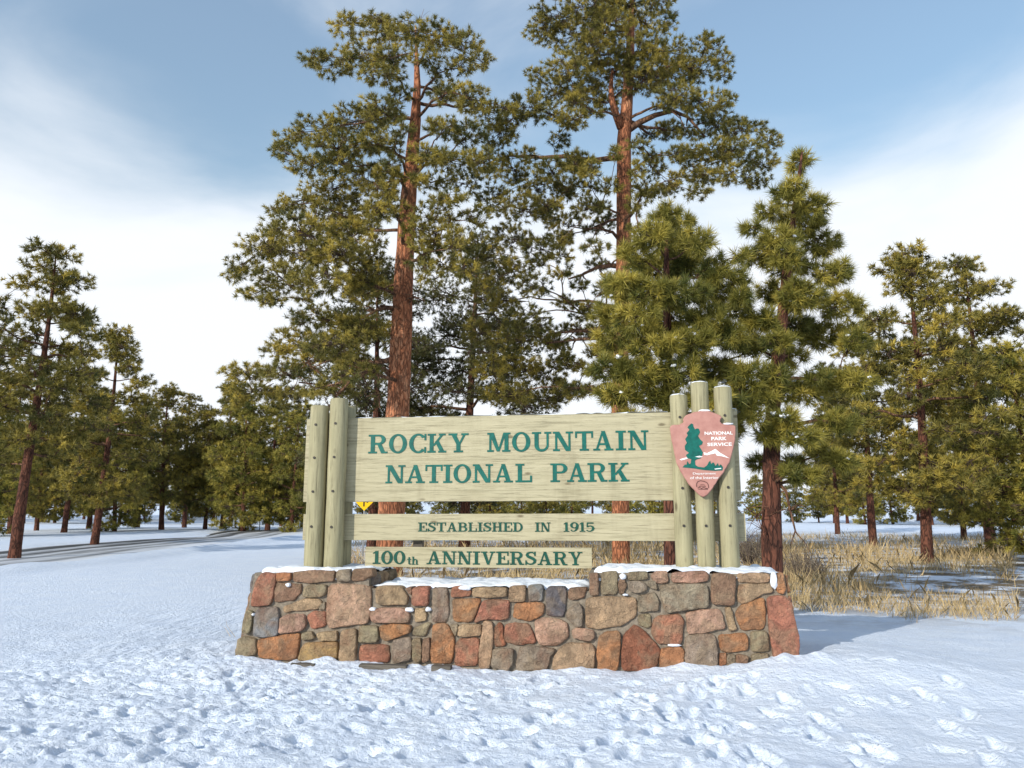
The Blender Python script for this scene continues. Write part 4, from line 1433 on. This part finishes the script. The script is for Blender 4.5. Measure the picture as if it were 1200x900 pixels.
photo_pine('ponderosa_pine', 21.0, T1, C1, 'tall flat topped ponderosa pine with bare orange trunk behind the name board', seed=4, mats=pine_mats, dens=0.90, needle=0.15, k=34, tuft_w=0.018, fill=0.9, fat=1.22, bare=dead1, nsides=20)

T2 = [(727, 640, 21), (727, 560, 19.5), (726, 470, 18.5), (728, 380, 18), (731, 290, 17.5), (731, 220, 17), (731, 165, 16), (735, 120, 13), (738, 70, 11), (740, 20, 7), (741, -20, 4), (741, -45, 1.5)]
C2 = [(650,18,26,12),(690,8,30,14),(735,4,28,14),(772,2,18,12),(635,36,20,13),(670,42,28,13),(712,30,30,15),(752,30,26,15),(782,26,12,14),(700,62,34,15),(745,60,32,15),(785,60,24,15),(828,52,18,14),(845,70,14,13),(818,82,22,14),(850,88,10,8),(790,86,28,15),(755,92,30,14),(712,92,32,14),(665,80,28,14),(626,88,13,9),(645,106,24,13),(685,112,26,13),(618,124,22,14),(598,142,20,14),(640,132,22,11),(672,140,18,10),
 (584,158,20,18),(570,192,18,17),(598,196,22,17),(578,232,20,16),(606,244,26,16),(622,214,22,15),(645,200,22,13),(672,188,20,12),(692,200,14,11),(665,222,22,11),(640,240,18,11),(596,280,26,16),(628,290,20,14),(598,318,24,14),(626,334,20,13),(588,352,20,15),(618,374,26,16),(600,398,26,16),(638,394,20,13),(608,432,30,15),(640,438,22,15),(592,462,30,13),(640,466,24,13),(660,455,16,12),(655,408,14,10),(575,430,20,14),
 (720,-12,28,10),(760,-15,22,10),(690,-18,20,9),
 (795,112,26,13),(828,122,26,13),(850,118,12,10),(835,145,26,14),(860,152,20,12),(884,150,14,7),(902,164,16,9),(872,176,26,13),(893,190,20,10),(842,178,26,13),(862,204,24,11),(888,212,16,8),(826,206,20,10),(782,152,16,9),(792,180,16,7),(818,226,18,6),(762,196,18,11),(745,200,10,12,-.6),(760,222,18,12),(785,222,14,8),
 (716,216,14,10,-.4),(748,172,14,9,-.4),(746,240,14,12,-.5),(714,258,16,10,.4),(690,244,18,11),(747,272,14,12,-.5),(698,288,16,8),(715,330,14,10,-.4),(660,262,20,11),(655,300,16,9),(722,180,12,9,-.5),(560,300,18,14),(565,340,18,14),(560,390,18,14),(690,360,14,8),(702,384,18,9),(688,392,12,7),(712,340,16,10,.5),(700,310,14,6),(715,418,14,10,.5)]
fork2 = [[(at_depth(728, 150, 23.4), 0.14), (at_depth(722, 135, 23.3), 0.12), (at_depth(717, 118, 23.2), 0.10), (at_depth(716, 100, 23.2), 0.07), (at_depth(718, 80, 23.2), 0.04)]]
d2 = 23.5
dead2 = [([at_depth(736, 152, d2), at_depth(750, 143, d2), at_depth(768, 135, d2 - .1), at_depth(788, 130, d2 - .2), at_depth(806, 137, d2 - .3), at_depth(826, 160, d2 - .4)], 0.17),
         ([at_depth(727, 312, d2), at_depth(716, 311, d2), at_depth(700, 313, d2 - .2), at_depth(682, 322, d2 - .4), at_depth(666, 327, d2 - .5)], 0.13),
         ([at_depth(724, 388, d2), at_depth(705, 384, d2 - .3), at_depth(680, 388, d2 - .5), at_depth(650, 390, d2 - .8)], 0.12),
         ([at_depth(724, 395, d2), at_depth(705, 396, d2 - .3), at_depth(675, 398, d2 - .6), at_depth(640, 402, d2 - .9)], 0.12),
         ([at_depth(728, 284, d2), at_depth(718, 272, d2 - .2), at_depth(700, 267, d2 - .4), at_depth(685, 268, d2 - .6)], 0.09),
         ([at_depth(700, 460, d2), at_depth(692, 452, d2), at_depth(680, 456, d2), at_depth(672, 470, d2)], 0.04)]
photo_pine('ponderosa_pine', d2, T2, C2, 'tallest ponderosa pine with forked top and long drooping limb', seed=9, mats=pine_mats, dens=0.90, needle=0.15, k=34, tuft_w=0.018, fill=0.8, fat=1.24, bare=dead2, forks=fork2, nsides=18)

T3 = [(786, 690, 15), (785, 640, 14), (784, 560, 13.5), (783, 480, 12.5), (782, 400, 10), (781, 330, 7.5), (781, 280, 4.5), (780, 240, 2)]
C3 = [(781,252,16,12),(797,266,18,13),(764,276,20,14),(790,290,24,14),(818,284,18,13),(744,300,18,14),(770,314,26,14),(808,314,26,15),(838,316,18,15),(730,336,20,14),(760,344,26,15),(798,344,26,15),(836,346,22,15),(862,330,14,12),(714,368,18,11),(745,374,26,15),(788,374,26,15),(828,376,26,15),(864,366,16,12),(720,400,24,14),(768,404,26,15),(812,402,26,15),(852,396,22,14),(716,432,24,13),(750,438,26,14),(795,436,26,14),(838,436,26,14),(872,440,22,14),(730,462,26,12),(780,466,26,12),(826,466,26,12),(866,472,22,12),
      (872,350,14,10),(884,378,14,10),(868,300,10,8),(760,500,22,12),(810,505,24,12),(850,505,20,12),(735,495,18,10),(880,410,14,9)]
y_mats = (BARK_DARK, NEEDLE2, BARK_GREY)
photo_pine('young_pine', 12.6, T3, C3, 'bushy young pine with snow flecked needles behind the arrowhead plaque', seed=13, mats=y_mats, dens=3.1, needle=0.175, k=48, tuft_w=0.013, hubn=4, pull=1.0, twig_r=0.005, snow=90, deep=0.9, fat=1.22, rise=0.25)

T4 = [(905, 690, 25), (905, 650, 24), (904, 600, 22), (904, 540, 20), (906, 480, 17), (912, 420, 15), (920, 340, 12), (928, 270, 8), (936, 210, 4.5), (940, 178, 2)]
C4 = [(938,192,14,14),(926,226,20,15),(950,240,20,15),(938,262,26,15),(900,248,15,10),(882,266,12,9),(914,282,22,14),(960,285,22,14),(890,300,20,12),(926,310,24,14),(975,320,24,14),(936,350,28,15),(922,300,18,13,-.6),(914,400,18,12,-.6),(908,440,20,12,-.6),(930,340,18,12,-.6),(905,342,18,12),(985,360,24,14),(930,384,26,15),(898,376,20,12),(965,395,26,14),(888,402,20,11),(925,418,20,12,.5),(1000,400,18,12),(918,450,20,10,.5),(890,462,26,12),(938,460,26,13),(975,445,26,13),(1005,450,20,12),(922,492,18,12),(902,510,20,13),(940,512,20,13),(980,495,24,13),(924,545,20,10),(946,560,20,9),(890,542,12,9),(985,540,20,10),(880,488,16,9)]
d4 = 13.0
dead4 = [([at_depth(907, 560, d4), at_depth(921, 575, d4 - .1), at_depth(926, 598, d4 - .2), at_depth(932, 622, d4 - .2), at_depth(926, 640, d4 - .2)], 0.045),
         ([at_depth(902, 590, d4), at_depth(888, 604, d4 - .2), at_depth(876, 596, d4 - .3), at_depth(869, 588, d4 - .3)], 0.022),
         ([at_depth(888, 604, d4 - .2), at_depth(893, 620, d4 - .3), at_depth(891, 634, d4 - .3)], 0.016)]
photo_pine('young_pine', d4, T4, C4, 'slender pine with dark reddish trunk standing beyond the end of the wall', seed=17, mats=y_mats, dens=2.9, needle=0.175, k=48, tuft_w=0.013, hubn=4, pull=1.0, twig_r=0.005, snow=80, deep=0.9, fat=1.12, fill=0.45, bare=dead4, rise=0.1)


def grown_pine(name, H, crown0, rad, label, seed, k=26, dens=0.75, mats=None, needle=0.24, tuft_w=0.035, tr=None, dense=1.0, flat_top=0.3):
    """A pine grown by rule, standing at the origin."""
    r = random.Random(seed)
    tr = tr or H * 0.017
    lean = (r.uniform(-.03, .03), r.uniform(-.03, .03))
    trunk = [(Vector((lean[0] * H * t + 0.08 * math.sin(t * 5 + seed), lean[1] * H * t, H * t)), max(0.015, tr * (1 - t) ** 0.75 + 0.01)) for t in (0, .12, .25, .4, .55, .7, .82, .92, 1.0)]
    cl = []
    z = crown0 * H
    while z < H * 0.99:
        t = (z / H - crown0) / (1 - crown0)
        rr = rad * (math.sin(math.pi * min(1, 0.16 + t * 0.84)) ** 0.8 * (1 - flat_top) + flat_top * (1 - t ** 3)) * r.uniform(0.75, 1.1)
        m = max(2, int(2 + rr * 1.5 * dense))
        a0 = r.uniform(0, 6.28)
        for j in range(m):
            a = a0 + 6.28 * j / m + r.uniform(-.4, .4)
            d = rr * r.uniform(0.45, 1.0)
            cl.append((Vector((math.cos(a) * d + lean[0] * z, math.sin(a) * d + lean[1] * z, z + r.uniform(-.35, .35))), (rad * r.uniform(.26, .40), rad * r.uniform(.26, .40), rad * r.uniform(.13, .20))))
        z += H * (1 - crown0) / 13 * r.uniform(0.8, 1.2)
    return pine(name, trunk, cl, label, needle=needle, k=k, dens=dens, mats=mats or (BARK_DARK, NEEDLE, BARK_GREY), seed=seed, tuft_w=tuft_w, twig_r=0.010, nsides=10)


def copy_tree(o, parent=None):
    c = o.copy(); col.objects.link(c); c.parent = parent
    for ch in o.children: copy_tree(ch, c)
    return c


def place(proto, used, x, y, s, rz, label, group):
    if not used.get(proto.name):
        used[proto.name] = True; o = proto
    else: o = copy_tree(proto)
    o.location = (x, y, tz(x, y) - 0.05)
    o.rotation_euler = (0, 0, rz)
    o.scale = (s, s, s)
    tag(o, label, 'tree', group)
    return o


protos = [grown_pine('pine_tree', 11.0, 0.20, 2.5, 'pine', 21), grown_pine('pine_tree', 9.0, 0.12, 2.4, 'pine', 22, dense=1.2), grown_pine('pine_tree', 13.0, 0.32, 2.7, 'pine', 23),
          grown_pine('pine_tree', 8.0, 0.06, 2.3, 'pine', 24, dense=1.3, mats=(BARK_DARK, NEEDLE2, BARK_GREY))]
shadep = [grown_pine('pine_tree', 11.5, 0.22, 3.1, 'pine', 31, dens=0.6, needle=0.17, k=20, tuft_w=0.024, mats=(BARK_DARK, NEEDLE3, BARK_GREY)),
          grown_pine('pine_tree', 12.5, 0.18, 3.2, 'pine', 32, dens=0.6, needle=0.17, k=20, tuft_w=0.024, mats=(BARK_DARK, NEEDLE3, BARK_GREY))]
used = {}
pxx = lambda px, y: (px - 600) / FPX * y
# two darker pines close behind the tall ones
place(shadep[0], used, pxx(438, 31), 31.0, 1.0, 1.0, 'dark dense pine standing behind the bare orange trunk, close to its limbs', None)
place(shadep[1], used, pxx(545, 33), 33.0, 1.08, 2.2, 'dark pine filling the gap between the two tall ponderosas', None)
# row beyond the road and wood behind
KINDS = ['mid height pine with short bare trunk', 'broad pine with low branches', 'tall pine with long bare trunk', 'bushy pine leafy nearly to the ground']
row = []
tr_ = random.Random(77)
for px, y, k_, s in [(266, 66, 0, 1.12), (290, 60, 3, 1.3), (318, 66, 1, 1.3), (345, 60, 3, 1.2), (366, 70, 0, .72), (392, 69, 1, .8), (246, 66, 1, 1.1), (222, 74, 2, .95), (196, 64, 0, 1.05), (168, 70, 2, .9), (142, 60, 3, 1.15), (112, 66, 0, 1.0), (84, 58, 2, .9), (52, 62, 1, 1.1), (22, 55, 0, 1.0), (-10, 50, 3, 1.1)]:
    row.append((px, y, k_, s))
for px, y, k_, s in row:
    place(protos[k_], used, pxx(px, y), y, s, tr_.uniform(0, 6.28), KINDS[k_] + ' across the road', 'pines along the far side of the road')
for px in list(range(-40, 1260, 23)) + list(range(1270, 1800, 34)) + list(range(-420, -50, 34)):
    y = tr_.uniform(88, 118)
    k_ = tr_.choice((0, 1, 3, 1, 3))
    s = tr_.uniform(.62, .88) if 380 < px < 960 else tr_.uniform(.9, 1.25)
    place(protos[k_], used, pxx(px, y) + tr_.uniform(-1, 1), y, s, tr_.uniform(0, 6.28), KINDS[k_] + ' in the distant wood', 'distant wood on the skyline')
for px, y, k_, s in [(640, 62, 1, .55), (668, 70, 3, .6), (612, 66, 3, .55), (575, 58, 1, .6), (765, 60, 3, .6), (720, 66, 1, .55)]:
    place(protos[k_], used, pxx(px, y), y, s, tr_.uniform(0, 6.28), 'small ' + KINDS[k_].replace('mid height ', '') + ' seen under the sign boards', 'small pines beyond the sign')
for px, y, k_, s in [(1015, 38, 2, .85), (1075, 26, 0, .95), (1150, 34, 2, 1.0), (1120, 48, 1, 1.1), (1200, 27, 3, .95), (975, 55, 0, .9)]:
    place(protos[k_], used, pxx(px, y), y, s, tr_.uniform(0, 6.28), KINDS[k_] + ' in the loose group past the wall end', 'loose group of pines past the wall end')
for px, y, k_, s, lb in [(30, 30, 2, .95, 'tall pine with long bare trunk beside the road, taller of the roadside pair'), (120, 40, 0, 1.0, 'shorter pine beside the road, smaller of the roadside pair')]:
    place(protos[k_], used, pxx(px, y), y, s, tr_.uniform(0, 6.28), lb, 'pines near the road edge')

# ------------------------------------------------------------------ grass and shrubs
def blades(n, xs_, ys_, hs, width, tint, seed, lean=0.35):
    g = np.random.default_rng(seed)
    zs_ = terrain(xs_, ys_)
    b = np.stack([xs_, ys_, zs_ - 0.02], 1)
    d = np.stack([g.normal(scale=lean, size=n), g.normal(scale=lean, size=n), np.ones(n)], 1)
    d /= np.linalg.norm(d, axis=1, keepdims=True)
    w = np.stack([g.normal(size=n), g.normal(size=n), np.zeros(n)], 1)
    w /= np.linalg.norm(w, axis=1, keepdims=True); w *= width[:, None]
    m = b + d * hs[:, None] * 0.6
    t = b + d * hs[:, None] + np.stack([g.normal(scale=.12, size=n), g.normal(scale=.12, size=n), -0.06 * np.ones(n)], 1) * hs[:, None]
    V = np.stack([b - w, b + w, m + w * .6, t, m - w * .6], 1).reshape(-1, 3)
    F = np.arange(n * 5).reshape(-1, 5)
    return V, F, np.repeat(tint, 5)


g = np.random.default_rng(5)
N = 70000
t_ = g.random(N) ** 1.6
gy_ = 9.6 + t_ * 42
gxx = g.uniform(-0.235, 0.62, N) * gy_
dens_ = vnoise(gxx * 0.55 + 3, gy_ * 0.4, 31) + 0.7 * vnoise(gxx * 1.9, gy_ * 1.5, 32) + 0.35
# thicker to the right of the tall trees, thin to the left
dens_ += np.where(gxx / gy_ > 0.02, 0.35, -0.30)
dens_ += np.where((gxx / gy_ > 0.36), -0.3, 0)
lx_, ly_ = to_local(gxx, gy_)
ok = (dens_ > g.uniform(-0.05, 1.15, N)) & (ly_ > 1.25) & ~((gxx / gy_ > 0.31) & (gy_ < 13.2 + 2.2 * vnoise(gxx * 0.9, gy_ * 0.3, 41) + 0.8 * vnoise(gxx * 4, gy_, 42))) & (np.abs(gxx - road_x(gy_)) > 5)
gxx, gy_ = gxx[ok], gy_[ok]
n = len(gxx)
hs = g.uniform(.22, .58, n) * (0.7 + 0.5 * np.clip(vnoise(gxx * 0.8, gy_ * 0.8, 33) + .5, 0, 1))
hs *= np.clip(0.55 + (gy_ - 9.6) / 14, 0.55, 1.15)
V, F, tt = blades(n, gxx, gy_, hs, np.clip(gy_ * 0.00035, .003, .012), np.clip(g.normal(.55, .26, n), 0, 1), 6, 0.5)
link('dry_grass', np_mesh('dry_grass', V, F, False, {'tint': tt}), GRASS, label='tan dry grass standing through the snow behind the wall', cat='grass', kind='stuff')
# dry tussock at the foot of the left posts and in the gap under the boards
cx_, cy_, hh = [], [], []
for px, py, y, sp, n_, h_ in [(352, 655, 9.8, .10, 260, .62), (345, 662, 10.2, .2, 220, .45), (445, 672, 10.0, .22, 500, .55), (470, 674, 10.3, .3, 500, .50), (640, 674, 10.2, .25, 420, .45), (670, 672, 10.5, .3, 420, .55), (620, 674, 11, .3, 300, .5)]:
    c = at_depth(px, py, y)
    n_ = int(n_ * .6)
    cx_.append(g.normal(c.x, sp * 1.2, n_)); cy_.append(g.normal(y, sp * .6, n_)); hh.append(g.uniform(.5, 1.0, n_) * h_)
cx_, cy_, hh = np.concatenate(cx_), np.concatenate(cy_), np.concatenate(hh)
V, F, tt = blades(len(cx_), cx_, cy_, hh, np.full(len(cx_), .0035), np.clip(g.normal(.65, .2, len(cx_)), 0, 1), 8, 0.5)
link('grass_tussocks', np_mesh('grass_tussocks', V, F, False, {'tint': tt}), GRASS, label='dry grass tussocks close behind the sign posts and wall', cat='grass', kind='stuff')


def shrub_mesh(H, Rr, n, seed, width):
    g = np.random.default_rng(seed)
    Vs, Fs, ts = [], [], []
    def add(a, b, w, t):
        d = b - a; u = np.cross(d, g.normal(size=3)); u = u / (np.linalg.norm(u) + 1e-9) * w
        v = np.cross(d, u); v = v / (np.linalg.norm(v) + 1e-9) * w
        o = len(Vs)
        Vs.extend([a + u, a - u * .5 + v * .8, a - u * .5 - v * .8, b]); ts.extend([t] * 4)
        Fs.extend([(o, o + 1, o + 3), (o + 1, o + 2, o + 3), (o + 2, o, o + 3)])
    for _ in range(n):
        a = g.uniform(0, 6.28); q = g.random() ** .5
        tip = np.array([math.cos(a) * Rr * q, math.sin(a) * Rr * q, H * (1 - .45 * q * q) * g.uniform(.6, 1)])
        b0 = np.array([math.cos(a) * .12 * Rr, math.sin(a) * .12 * Rr, -.03])
        t = g.uniform(0, .6)
        add(b0, tip, width, t)
        for _ in range(5):
            f = g.uniform(.35, .95)
            p = b0 + (tip - b0) * f
            e = p + g.normal(size=3) * H * .13 + np.array([0, 0, H * .14])
            add(p, e, width * .55, g.uniform(.3, 1))
    return np_mesh('twigs', np.array(Vs), np.array(Fs), False, {'tint': np.array(ts)})


for k, (px, y, H, Rr, mat, nm, lab, grp) in enumerate([
    (415, 11.2, .95, .30, WILLOW, 'willow_shrub', 'reddish bare twigged shrub just behind the paired round posts', None),
    (505, 10.6, 0.78, 0.48, SAGE, 'sage_shrub', 'low grey brown sagebrush under the anniversary board', 'sagebrush under the anniversary board'),
    (540, 10.8, 0.82, 0.52, SAGE, 'sage_shrub', 'low grey brown sagebrush under the anniversary board', 'sagebrush under the anniversary board'),
    (575, 10.7, 0.78, 0.48, SAGE, 'sage_shrub', 'low grey brown sagebrush under the anniversary board', 'sagebrush under the anniversary board'),
    (600, 11.2, 0.80, 0.46, SAGE, 'sage_shrub', 'low grey brown sagebrush under the anniversary board', 'sagebrush under the anniversary board'),
    (875, 24, 1.3, .7, SAGE, 'bare_shrub', 'bare brown shrub in the snow between the posts and slender pine', None),
    (930, 20, 1.0, .8, SAGE, 'bare_shrub', 'bare brown shrub in dry grass past the slender pine trunk', None)]):
    x = pxx(px, y)
    e = empty(nm, (x, y, tz(x, y)), tr_.uniform(0, 6), label=lab, cat='shrub', group=grp)
    link('twigs', shrub_mesh(H, Rr, 120, 50 + k, .006 if y < 15 else .012), mat, e)

# ------------------------------------------------------------------ road signs
def sign_post(x, y, h):
    z = tz(x, y)
    return box(-.03, .03, -.02, .02, -0.3, h, 0.004)


y = 27.0; x = pxx(429.0, y); zc = at_depth(429.0, 588.5, y).z
e = empty('warning_sign', (x, y, tz(x, y)), 0.05, label='yellow diamond warning sign seen between the upper and middle boards', cat='road sign')
V, F = sign_post(x, y, zc - tz(x, y) + .25); link('post', mesh('post', V, F, False), STEEL, e)
zc -= tz(x, y); s_ = .29
P = [(0, -s_), (s_, 0), (0, s_), (-s_, 0)]
V, F = prism([[(a, b + zc) for a, b in P]], -.032, -.026); dp = link('diamond_plate', mesh('diamond_plate', V, F, False), YELLOW, e)
V, F = prism([[(a * .6, b * .6 + zc) for a, b in q] for q in ([(-.06, -.24), (.02, -.24), (.02, .06), (-.06, .06)], [(-.06, .0), (.16, .0), (.16, .08), (-.06, .08)], [(.14, -.06), (.28, .04), (.14, .14)])], -.036, -.0325)
link('arrow_mark', mesh('arrow_mark', V, F, False), BLACK, e)
y = 63.0; x = pxx(309, y)
e = empty('road_sign', (x, y, tz(x, y)), 0.1, label='small white sign board on a post beside the far tree row', cat='road sign')
zc = at_depth(309, 601.5, y).z - tz(x, y)
V, F = sign_post(x, y, zc + .1); link('post', mesh('post', V, F, False), STEEL, e)
V, F = box(-.30, .30, -.036, -.024, zc - .15, zc + .15, .004); link('sign_panel', mesh('sign_panel', V, F, False), WHITE, e)
